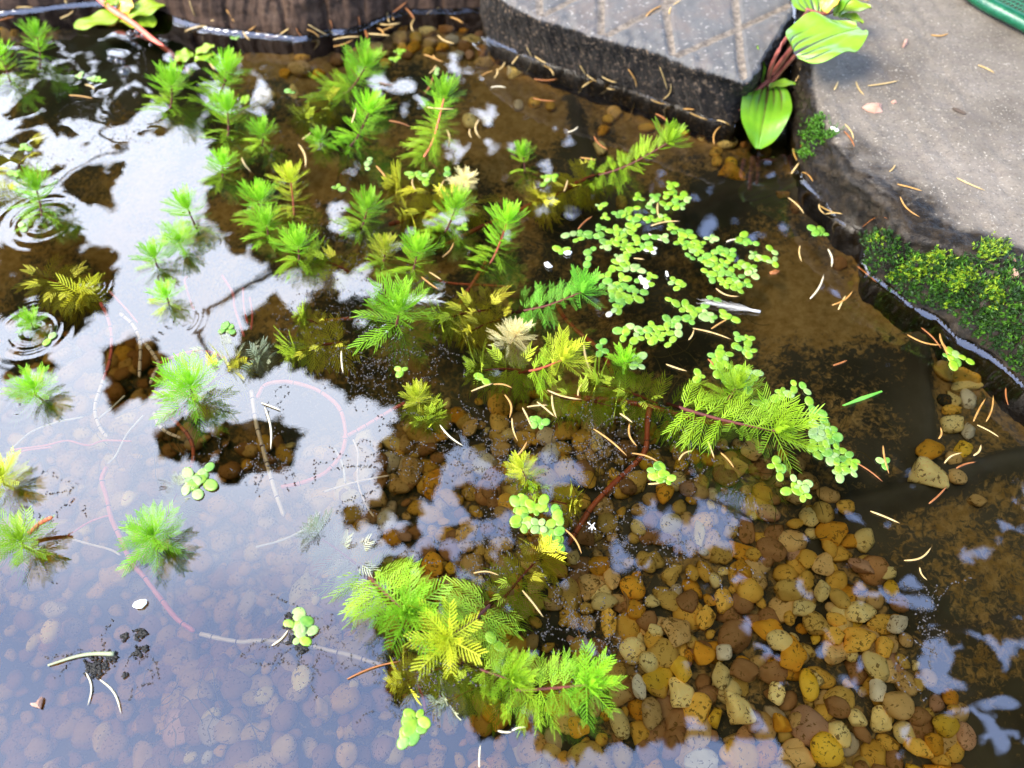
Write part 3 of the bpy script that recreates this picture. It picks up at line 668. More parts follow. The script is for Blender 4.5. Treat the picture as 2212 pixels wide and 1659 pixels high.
# ------------------------------------------------------------------ runners: creeping stems
def runner(label, pts, width, mat='pinkstem', z0=-.0014, z1=None, name="creeping_stem", nodes=True):
    mat = 'redrun' if mat == 'redstem' else mat; width *= 1.1
    zz = np.linspace(z0, z0 if z1 is None else z1, len(pts)); q = smooth_line([P(*p, z) for p, z in zip(pts, zz)], max(24, len(pts) * 9))
    rad = width * .5 * scl(*pts[0], z0); o = root(name, q[0]); tag(o, label, "plant stem", "creeping stems in the water")
    g = np.random.default_rng(int(pts[0][0] * 13 + pts[0][1])); rr = np.full(len(q), rad) * (1 + .06 * np.sin(np.linspace(0, 25, len(q)))); rr[-1] *= .5
    mb = MB(); mb.add(*tube(q, rr, 8)); mb.build("stalk", MAT[mat], o)
    if nodes:
        st = max(5, int(len(q) / 7))
        for i in range(st // 2, len(q) - 3, st):
            mb = MB(); mb.add(*tube(q[i:i + 2] * np.array([[1.0]]) if False else np.array([q[i] * .7 + q[i + 1] * .3, q[i] * .3 + q[i + 1] * .7]), rad * 1.13, 8)); mb.build("joint", MAT['node'], o)
    return o
t10 = lambda *p: [T(10, *q) for q in p]
t9 = lambda *p: [T(9, *q) for q in p]
t5 = lambda *p: [T(5, *q) for q in p]
t11 = lambda *p: [T(11, *q) for q in p]
t6 = lambda *p: [T(6, *q) for q in p]
t7 = lambda *p: [T(7, *q) for q in p]
runner("thick pink stem bent into a wide loop under the mirrored sky", t10((220, 890), (380, 860), (560, 790), (650, 720), (730, 620), (770, 500), (770, 380), (740, 250), (680, 160), (560, 70), (430, 15), (250, -20), (80, 10), (10, 120)), 9, 'pinkstem')
runner("straight pink stem running up to the small yellow tuft", t10((750, 470), (930, 370), (1130, 250), (1290, 160)), 8, 'pinkstem', -.0016, -.001)
runner("tan jointed stem slanting down across the pink loop", t10((-40, 60), (0, 330), (60, 560), (120, 780), (170, 940), (240, 1140)), 8, 'tanstem')
runner("longest pink-to-tan stem sweeping round the lower left water", t9((920, 720), (880, 830), (920, 970), (960, 1150), (1040, 1330), (1130, 1530), (1240, 1659)) + [T(13, *q) for q in ((1300, 80), (1400, 210), (1530, 370), (1680, 480))], 9, 'pinkstem', -.0016)
runner("cream jointed stem leading right from the sweeping stem", [T(13, *q) for q in ((1730, 500), (1900, 540), (2080, 570), (2212, 560))] + [T(14, *q) for q in ((200, 565), (430, 590), (620, 640), (830, 690), (1080, 770))], 9, 'tanstem', -.0016)
runner("dark red stem sinking diagonally over the gravel", t11((1190, 200), (1170, 350), (1155, 560), (1060, 690), (880, 860), (700, 1050), (600, 1200), (480, 1390)), 11, 'redstem', -.003, -.016)
runner("red-brown main stem carrying the big lime runner shoot", t11((250, 70), (640, 120), (880, 140), (1160, 190), (1420, 260), (1700, 330), (1900, 350)), 11, 'redstem', -.005)
runner("red stem running down from the blue-green shoot", t7((380, 960), (450, 1080), (560, 1200), (720, 1330), (830, 1480), (890, 1640)), 9, 'redstem', -.004)
runner("red-brown stem below the leaning lime shoot", [(1310, 372), (1262, 388), (1206, 412), (1120, 455), (1040, 490), (960, 530)], 8, 'redstem', -.002, -.012)
runner("orange stem under the sunken fronds in mid pond", [(840, 485), (900, 468), (960, 445), (1010, 425)], 8, 'redstem', -.008)
runner("red-brown stem at the foot of the leaning red-stemmed shoot", t6((1990, 600), (1880, 780), (1810, 880), (1740, 1010), (1690, 1100)), 8, 'redstem', -.002, -.014)
runner("thin red root stretched behind the down feather", t6((1510, 750), (1700, 790), (1900, 800), (2212, 820)), 5, 'redstem', -.010)
runner("orange stem showing between the olive fronds and big pale shoot", t6((600, 1110), (840, 1090)), 7, 'redstem', -.006)
runner("orange-red stem end at the lower yellow-lime rosette", [T(9, *q) for q in ((250, 1290), (340, 1210), (450, 1150))], 8, 'redstem', .004, .010)
thin = [("thin pink stem wavering left of the spiky rosette", t9((90, 570), (400, 530), (580, 490), (760, 530), (900, 490), (1140, 495)), 4, 'pinkstem'),
        ("thin pink stem rising from the left edge", t9((-20, 680), (60, 640), (200, 580), (450, 545)), 4, 'pinkstem'),
        ("pink root branching off the sweeping stem", t9((590, 1310), (780, 1190), (960, 1130)), 4, 'pinkstem'),
        ("pale root curving under the bright green rosette", t9((590, 1330), (760, 1380), (950, 1430), (1040, 1480)), 4, 'tanstem'),
        ("pink stem hanging left of the mirrored twig", t5((1620, 730), (1600, 780), (1650, 950), (1680, 1020)), 5, 'pinkstem'),
        ("pink stem hanging across the mirrored twig", t5((1920, 720), (2010, 870), (2030, 1000), (2110, 1250)), 5, 'pinkstem'),
        ("short pink stem right of the mirrored twig", t5((2100, 830), (2110, 1000), (2140, 1140)), 4, 'pinkstem'),
        ("shortest pink stem beside the mirrored twig", t5((2160, 910), (2180, 1050), (2170, 1190)), 4, 'pinkstem'),
        ("pink stem down the pale shallows on the left", t5((870, 960), (930, 1080), (965, 1250), (950, 1450), (890, 1640)), 6, 'pinkstem'),
        ("orange stem dropping through the dark square of water", t5((1040, 1050), (1150, 1150), (1210, 1300), (1205, 1600)), 6, 'tanstem'),
        ("short pink stem above the dark square of water", t5((950, 860), (1100, 1020), (1190, 1130)), 4, 'pinkstem'),
        ("forked orange stem left of the spiky rosette", t5((1260, 1310), (1370, 1480), (1330, 1580), (1300, 1659)), 7, 'tanstem'),
        ("orange stem bowing above the spiky rosette", t5((1380, 1480), (1600, 1390), (1800, 1380), (1950, 1440)), 6, 'pinkstem'),
        ("pale stem meeting others above the clear left water", t9((890, -30), (820, 200), (860, 370), (930, 460)), 6, 'tanstem'),
        ("thin white root slanting through the left water", t9((1240, 270), (1100, 430), (1000, 620), (930, 690)), 3.5, 'rootstem'),
        ("thin white root above the slanting one", t9((1080, 100), (960, 210), (850, 300)), 3.5, 'rootstem'),
        ("long thin white root by the left edge rosette", t9((100, 560), (280, 410), (500, 330), (720, 285)), 3.5, 'rootstem'),
        ("pale root arching below the pink loop", t10((0, 1410), (250, 1340), (450, 1230), (560, 1100)), 4, 'rootstem'),
        ("pinkish root under the pink loop", t10((590, 930), (850, 850), (1150, 790)), 4, 'tanstem'),
        ("straggling root crossing down over the dark gravel", t10((840, 480), (880, 600), (880, 850), (950, 1040), (1020, 1150)), 3.5, 'tanstem'),
        ("grey-green root beside the pink loop", t10((680, 560), (750, 700), (770, 850)), 4, 'rootstem'),
        ("orange-red stem among the specks under the spiky rosette", t9((1480, 290), (1600, 410), (1660, 520), (1670, 640), (1640, 760)), 7, 'redstem'),
        ("pale jointed stem left under the spiky rosette", t9((1330, 250), (1370, 350), (1450, 420), (1560, 465)), 6, 'tanstem'),
        ("red stem dipping below the star-tipped shoot", [T(14, *q) for q in ((1400, 940), (1450, 1080), (1460, 1230), (1420, 1340))], 6, 'redstem')]
for lb, pts, w_, m_ in thin: runner(lb, pts, w_ * 1.1, m_, -.0018, nodes=w_ > 5)

# ------------------------------------------------------------------ duckweed
def frond_mesh(seed):
    g = np.random.default_rng(seed); nr, ns = 5, 16; V = [(0, 0, .07)]; F = []
    for i in range(1, nr + 1):
        for k in range(ns):
            a = 2 * math.pi * k / ns; r = i / nr
            rad = r * (1 + .06 * math.cos(a) + .03 * math.cos(2 * a + seed))
            V.append((rad, rad * 0, 0)); V[-1] = (rad * math.cos(a), .78 * rad * math.sin(a), .07 * (1 - r ** 2) - (.05 if r > .95 else 0))
    F += [[0, 1 + k, 1 + (k + 1) % ns] for k in range(ns)]
    for i in range(nr - 1):
        F += [[1 + i * ns + k, 1 + (i + 1) * ns + k, 1 + (i + 1) * ns + (k + 1) % ns, 1 + i * ns + (k + 1) % ns] for k in range(ns)]
    k0 = len(V); V += [(x * .96, y * .96, -.14) for x, y, z in V[-ns:]]; F += [[k0 - ns + k, k0 + k, k0 + (k + 1) % ns, k0 - ns + (k + 1) % ns] for k in range(ns)]; F.append([k0 + k for k in range(ns)][::-1])
    me = bpy.data.meshes.new("frond"); me.from_pydata(V, [], F); me.polygons.foreach_set("use_smooth", np.ones(len(F), bool)); return me
FR = []
for mi in range(4):
    for s in range(2):
        me = frond_mesh(s + 2 * mi); me.materials.append(MAT['frond'][mi]); FR.append(me)
DW = {7: [(1090, 50), (1240, 40), (1340, 20), (1420, 50), (1490, 55), (1200, 90), (1450, 125), (1210, 150), (1340, 120), (760, 120), (1050, 140), (910, 190), (990, 190), (800, 215), (1040, 250), (1130, 220), (1200, 240), (1060, 300), (760, 310), (500, 370), (570, 410), (610, 365), (900, 335), (960, 340), (1050, 375), (700, 385), (775, 395), (870, 430), (800, 470), (940, 390), (980, 445), (1055, 450), (1060, 495), (980, 500), (1195, 390), (1150, 470), (1205, 495), (430, 500), (680, 500), (660, 600), (920, 560), (1310, 220), (1380, 310), (1430, 345), (1490, 350), (1520, 385), (1450, 430), (1545, 445), (1310, 395), (1630, 450), (1510, 465), (1600, 510), (1540, 560), (1650, 570), (1715, 550), (1720, 405), (1980, 390), (2010, 430), (2080, 440), (1790, 520), (1880, 520), (1860, 560), (1830, 620), (1745, 635), (1690, 600), (1970, 640), (2060, 650), (2080, 690), (1830, 690), (1885, 700), (1690, 695), (1720, 740), (1830, 785), (1925, 790), (2020, 790), (1960, 740), (1960, 835), (2090, 540), (2150, 570), (930, 620), (985, 600), (1020, 650), (900, 655), (850, 690), (800, 730), (950, 750), (1080, 660), (790, 790), (860, 810), (905, 820), (1010, 830), (950, 865), (890, 880), (880, 925), (980, 940), (1045, 910), (1100, 860), (925, 1000), (860, 1040), (1110, 760), (1170, 800), (1200, 730), (1400, 770), (1450, 820), (1380, 945), (1740, 925), (1500, 1000), (1570, 1025), (1640, 1000), (1470, 1085), (1540, 1110), (1680, 1060), (1720, 1095), (1850, 1060), (1890, 1090), (1370, 1130), (1430, 1190), (1330, 1175), (1060, 1170), (1125, 1200), (960, 1190), (970, 1240), (1215, 1165), (1245, 1245), (1180, 1275), (1085, 1260), (1330, 1225), (1370, 1300), (770, 1315), (775, 1375), (1080, 1430), (1090, 1480), (1960, 1250), (2040, 1270), (1950, 1300), (1790, 1370), (1845, 1405), (1760, 1430), (1990, 1365), (2060, 1380), (1800, 1490), (1780, 1540), (1885, 1530), (2010, 1530), (2080, 1555), (1620, 1590), (1830, 1605), (1910, 1625), (1995, 1620), (2080, 1635)],
      12: [(120, 70), (100, 100), (230, 20), (320, 40), (375, 185), (425, 225), (465, 285), (395, 310), (400, 400), (430, 390), (510, 390), (550, 420), (490, 475), (570, 490), (430, 530), (410, 580), (465, 610), (520, 560), (545, 625), (600, 570), (670, 630), (620, 650), (610, 705), (625, 775), (720, 690), (720, 755), (60, 700), (100, 770), (225, 845), (290, 880), (205, 915), (310, 955), (1005, 680)],
      11: [(1240, 745), (1300, 765), (1275, 810), (1330, 825), (120, 1010), (200, 1090), (250, 1050), (70, 1065), (70, 1140), (90, 1205), (165, 1235), (240, 1230), (310, 1285), (375, 1310), (345, 1380), (400, 1385), (385, 1130), (375, 1180), (200, 330), (250, 345), (2160, 170), (2020, 20)],
      9: [(1710, 770), (1780, 755), (1770, 845), (1645, 815), (1620, 870), (1690, 912), (1625, 925)],
      14: [(330, 430), (380, 390), (425, 475), (385, 540), (1390, 1230), (1290, 1300), (1380, 1325), (1310, 1385), (2060, 575)],
      5: [(1945, 1190), (2000, 1185), (430, 1270), (190, 305)], 8: [(430, 330), (470, 355), (1580, 1415), (1590, 1465), (1625, 1440), (1710, 1445), (40, 505), (50, 600)],
      2: [(985, 1390), (960, 1440), (1430, 1505), (1500, 1500), (1460, 1555), (1370, 1510), (1660, 1480), (710, 1620), (1210, 510), (1240, 440), (1560, 620), (300, 795)],
      1: [(690, 655), (860, 690), (800, 680), (220, 1280), (140, 1500), (2040, 330)], 3: [(300, 1530), (340, 1545), (290, 1575), (1370, 1590), (1390, 1640)], 6: [(1255, 1540), (1960, 1620), (1790, 310)]}
PALE = {(1205, 495), (480, 530), (1170, 800), (860, 1040), (1110, 760)}
for t, L in DW.items():
    for (zx, zy) in L:
        px, py = T(t, zx, zy); c = P(px, py, .0004)
        big = 1.22 if t in (9, 14) else 1.1 if t in (11, 12) and px < 1400 else 1.0
        o = root("duckweed", c); nf = random.choice((2, 2, 3, 3, 4)) if t not in (9,) else random.choice((1, 2))
        ph = random.uniform(0, 6.28); tone = random.choices((0, 1, 2), (5, 3, 1.6))[0] if (zx, zy) not in PALE else 3
        for k in range(nf):
            me = FR[tone * 2 + random.randrange(2)] if random.random() < .8 else FR[random.randrange(6)]
            f = bpy.data.objects.new("frond", me); COL.objects.link(f); f.parent = o
            r = random.uniform(.0019, .0031) * big * (1 if k < 2 else .75); a = ph + k * (math.pi if nf == 2 else 2 * math.pi / nf) + random.uniform(-.3, .3)
            dd = r * (.85 if nf < 4 else 1.05); f.location = (dd * math.cos(a), dd * math.sin(a) * .95, random.uniform(0, .0006))
            f.rotation_euler = (random.uniform(-.16, .16), random.uniform(-.16, .16), a); f.scale = (r, r, r)
        word = ("lime", "green", "pale", "bleached white")[tone]
        later(o, px, py, f"{word} duckweed clump of {('one', 'two', 'three', 'four')[nf - 1]} frond{'s' if nf > 1 else ''}", "duckweed", "duckweed floating on the pond")

# ------------------------------------------------------------------ fallen conifer needles
ND = {1: [(140, 60, 315, 65), (525, 165, 640, 95), (565, 0, 580, 40), (1640, 0, 1690, 140), (1820, 180, 1950, 190), (1600, 275, 1790, 225), (2140, 270, 2212, 220), (2100, 270, 2160, 350), (600, 830, 810, 860), (740, 740, 820, 780), (1460, 1320, 1520, 1430, 'u'), (2090, 1370, 2170, 1490), (1810, 530, 1860, 610), (540, 60, 700, 60, 'o'), (0, 95, 40, 95, 'o'), (0, 185, 130, 150, 'o'), (1960, 80, 2030, 190, 'o')],
      2: [(0, 270, 100, 290), (290, 250, 180, 330), (80, 330, 180, 325), (450, 215, 620, 310), (350, 240, 440, 330, 'o'), (440, 260, 550, 330, 'o'), (640, 270, 720, 300), (670, 350, 900, 325), (670, 410, 840, 350), (940, 260, 965, 340, 'o'), (970, 300, 1160, 315), (1030, 210, 1250, 205), (1130, 110, 1150, 200), (1180, 110, 1310, 10, 'o'), (1290, 70, 1370, 170, 'o'), (1370, 170, 1360, 280), (1100, 270, 1200, 230), (1470, 130, 1590, 70), (1680, 155, 1790, 210), (1570, 310, 1720, 385), (1450, 480, 1550, 520), (1530, 480, 1620, 540), (1500, 640, 1560, 570), (1460, 810, 1530, 660, 'o'), (1950, 660, 2050, 620), (2060, 680, 2080, 600), (2080, 620, 2150, 540), (2030, 765, 2160, 765, 'w'), (1150, 1050, 1340, 1105, 'o'), (830, 1070, 865, 940, 's'), (400, 1210, 475, 1150), (370, 1255, 430, 1450), (1480, 935, 1715, 950, 's'), (1650, 1130, 1660, 1270), (1850, 1120, 1865, 1200), (1930, 1040, 1940, 1200), (1040, 1440, 1130, 1550, 'o'), (1355, 1550, 1390, 1659), (1580, 1659, 1630, 1560), (1060, 720, 1180, 745, 'o'), (880, 140, 890, 240, 'o'), (640, 170, 660, 250, 'o'), (1050, 250, 1100, 320), (1190, 180, 1180, 120, 'o')],
      3: [(1160, 150, 1300, 55), (1360, 130, 1470, 5), (130, 405, 175, 490), (200, 480, 300, 540), (270, 570, 360, 660), (190, 690, 390, 690, 'o'), (590, 560, 640, 640), (610, 755, 715, 690), (650, 645, 740, 710), (780, 655, 910, 705), (1010, 590, 1080, 750), (1280, 575, 1345, 770), (1310, 850, 1375, 715), (1480, 935, 1580, 940), (1540, 970, 1690, 1030), (1770, 1030, 1890, 1080), (1745, 1250, 1810, 1090), (180, 855, 380, 880, 'o'), (480, 1150, 570, 1100, 'w'), (710, 1185, 830, 1300, 'o'), (590, 1370, 730, 1390), (450, 1659, 480, 1560), (1240, 990, 1350, 1060, 'o'), (0, 560, 60, 480), (1200, 850, 1330, 890), (820, 770, 890, 780)],
      4: [(1405, 310, 1555, 295), (1810, 570, 1955, 640), (570, 785, 605, 710), (760, 710, 830, 830), (860, 750, 1130, 705), (660, 1080, 735, 1215), (655, 1140, 745, 1275, 'o'), (1045, 1490, 1095, 1430), (1625, 1545, 1870, 1655), (1115, 1600, 1330, 1659), (240, 710, 280, 590), (285, 1270, 350, 1190, 'o'), (215, 1290, 250, 1400), (205, 1510, 275, 1410), (300, 1490, 400, 1570), (780, 0, 880, 10, 'o')],
      8: [(1140, 50, 1310, 225), (820, 310, 1040, 235, 'o'), (440, 110, 490, 200), (450, 120, 580, 180), (500, 195, 650, 195), (770, 650, 935, 790, 'o'), (275, 470, 290, 610), (515, 500, 545, 655, 'w'), (360, 930, 480, 720, 'w'), (550, 985, 730, 860, 'o'), (605, 1025, 670, 900), (560, 1505, 680, 1460, 'o'), (1200, 1240, 1500, 1330), (1320, 1180, 1490, 1360, 'o'), (1480, 1230, 1590, 1400), (1490, 1300, 1545, 1420), (170, 55, 310, 195), (1130, 750, 1160, 660, 'o')],
      5: [(440, 860, 540, 650, 'u'), (0, 200, 200, 270, 'u')],
      6: [(740, 1380, 755, 1570, 'w'), (1610, 570, 1710, 440), (1500, 700, 1600, 765), (1430, 740, 1580, 850), (1370, 990, 1470, 870), (770, 1640, 810, 1540, 'u'), (1730, 1340, 1810, 1190, 'u')],
      7: [(570, 330, 695, 215, 'o'), (1260, 100, 1275, 240), (1200, 300, 1450, 260), (1180, 365, 1300, 430, 'w'), (1050, 580, 1140, 590), (1850, 440, 1940, 415, 'w'), (1760, 840, 1960, 910), (1720, 1190, 1870, 1100), (1560, 1185, 1890, 1280), (1525, 1285, 1570, 1195), (620, 1325, 680, 1560), (1330, 1495, 1510, 1555), (1690, 1450, 1740, 1510, 'o')],
      10: [(50, 170, 215, 235, 'w'), (80, 210, 130, 570, 'w'), (1590, 360, 1790, 540, 'w'), (1860, 70, 2050, 0), (2050, 10, 2212, 40), (2150, 100, 2190, 300), (1880, 1640, 2100, 1659)],
      11: [(305, 60, 600, 140), (345, 100, 385, 300), (215, 160, 370, 290), (130, 205, 310, 190), (90, 210, 170, 380), (0, 300, 50, 500), (570, 110, 610, 0), (930, 260, 1040, 340), (1015, 350, 1080, 545), (705, 395, 990, 625), (1035, 605, 1265, 680), (1440, 665, 1565, 580), (1690, 500, 1745, 650), (1800, 600, 1915, 730, 'o'), (1175, 870, 1300, 855), (455, 1260, 600, 1470), (50, 620, 130, 500)],
      12: [(990, 540, 1040, 780), (765, 690, 985, 850, 'o'), (880, 1105, 1135, 1210), (1170, 1530, 1405, 1415), (1305, 1590, 1370, 1700), (1770, 330, 1875, 130), (1880, 330, 1940, 105, 'o'), (1800, 360, 1990, 465), (1385, 1040, 1540, 890, 'o'), (1770, 625, 1835, 530), (1520, 690, 1670, 600), (2050, 40, 2070, 190, 'o'), (1620, 735, 1790, 680, 'o'), (1470, 480, 1485, 380, 'o')],
      13: [(750, 840, 765, 1120, 'w'), (870, 900, 1050, 1190, 'w')], 14: [(140, 605, 285, 465, 'w'), (790, 895, 1250, 740, 'o'), (2090, 1340, 2212, 1350, 'w'), (1930, 1659, 1940, 1460, 'w')],
      15: [(0, 1340, 120, 1310, 'w'), (90, 130, 270, 360), (960, 130, 990, 300, 'u'), (570, 460, 640, 640, 'u'), (1700, 985, 1850, 1050, 'u')]}
for t, L in ND.items():
    for e in L:
        a, b = T(t, e[0], e[1]), T(t, e[2], e[3]); k = e[4] if len(e) > 4 else ''
        if k == 'u': A, B_ = P(*a, -.022), P(*b, -.022); nrm = np.array((0, 0, 1.0))
        elif k == 's': A, B_ = P(*a, .030), P(*b, .030); nrm = np.array((0, 0, 1.0))
        else: (A, n1), (B_, n2) = cast(*a), cast(*b); nrm = n1 + n2
        nrm = nrm / (np.linalg.norm(nrm) + 1e-9); lift = .0007 if k != 'u' else 0
        if abs(A[2] - B_[2]) > .05: B_ = P(*b, A[2])
        d = B_ - A; ln = np.linalg.norm(d); side = np.cross(nrm, d / ln); bend = random.choice((-1, 1)) * random.choice((.02, .05, .08, .13)) * random.uniform(.7, 1.2)
        s = np.linspace(0, 1, 11); pts = A + s[:, None] * d + (np.sin(s * math.pi) * bend * ln)[:, None] * side + nrm * lift
        rad = 2.2 * scl(*a, A[2]) * random.uniform(.85, 1.15) * np.interp(s, [0, .08, .3, .8, 1], [.45, .85, 1, .85, .15])
        mi = {'': random.choice((0, 0, 1)), 'o': random.choice((1, 2, 2)), 'w': 3, 'u': 1, 's': 0}[k]
        o = link_mesh("conifer_needle", *tube(pts, rad, 6, .6), MAT['needle'][mi])
        mx_, my_ = (a[0] + b[0]) / 2, (a[1] + b[1]) / 2; zz = (A[2] + B_[2]) / 2
        tone = ("cream", "tan", "brown", "whitish")[mi]; st = "sunken" if k == 'u' else "floating" if zz < .002 else "dry" if zz > SH * .8 else "clinging"
        sh = ("curved" if abs(bend) > .06 else "straight"); tilt = "upright" if abs(b[0] - a[0]) < .45 * abs(b[1] - a[1]) else "level" if abs(b[1] - a[1]) < .35 * abs(b[0] - a[0]) else "slanting"
        later(o, mx_, my_, f"{sh} {tone} {tilt} needle {st}", "conifer needle", "fallen conifer needles")

# ------------------------------------------------------------------ pebbles
def pebble_mesh(seed, angular, sub=3):
    g = np.random.default_rng(seed); bm = bmesh.new(); bmesh.ops.create_icosphere(bm, subdivisions=sub, radius=1.0)
    V = np.array([v.co[:] for v in bm.verts]); F = [[v.index for v in f.verts] for f in bm.faces]; bm.free()
    w = Wob(seed, 1.2); V = V * (1 + (.13 + .07 * angular) * w(V))[:, None]
    for _ in range(11 if angular else 4):
        n_ = g.normal(size=3); n_ /= np.linalg.norm(n_); d = g.uniform(.5, .8) if angular else g.uniform(.7, .92)
        ex = np.maximum(0, V @ n_ - d); V = V - ex[:, None] * n_ * .9
    V *= 1 + (.03 + .04 * angular) * Wob(seed + 50, 4.0)(V)[:, None]
    V /= np.abs(V).max(0)
    return V, F
PV = [pebble_mesh(300 + i, i % 2) for i in range(18)]
PVL = [pebble_mesh(300 + i, i % 2, 2) for i in range(18)]
PMESH = {}
def pebble_data(i, colr):
    if (i, colr) not in PMESH:
        me = bpy.data.meshes.new("pebble"); V, F = PV[i]; me.from_pydata(V.tolist(), [], F); me.polygons.foreach_set("use_smooth", np.ones(len(F), bool)); me.materials.append(PMAT[colr]); PMESH[i, colr] = me
    return PMESH[i, colr]
def put_pebble(px, py, loc, sx, sy, sz, rz, i, colr, tilt=.2):
    o = bpy.data.objects.new("pebble", pebble_data(i, colr)); COL.objects.link(o); o.location = tuple(loc); o.scale = (sx, sy, sz)
    o.rotation_euler = (random.uniform(-tilt, tilt), random.uniform(-tilt, tilt), rz)
    size = "large" if max(sx, sy) > .0085 else "small" if max(sx, sy) < .0055 else "middling"; shp = ("angular" if i % 2 else "oval" if max(sx, sy) / min(sx, sy) > 1.35 else "round")
    later(o, px, py, f"{size} {shp} {colr} pebble", "pebble", "pebbles on the pond bed"); return o
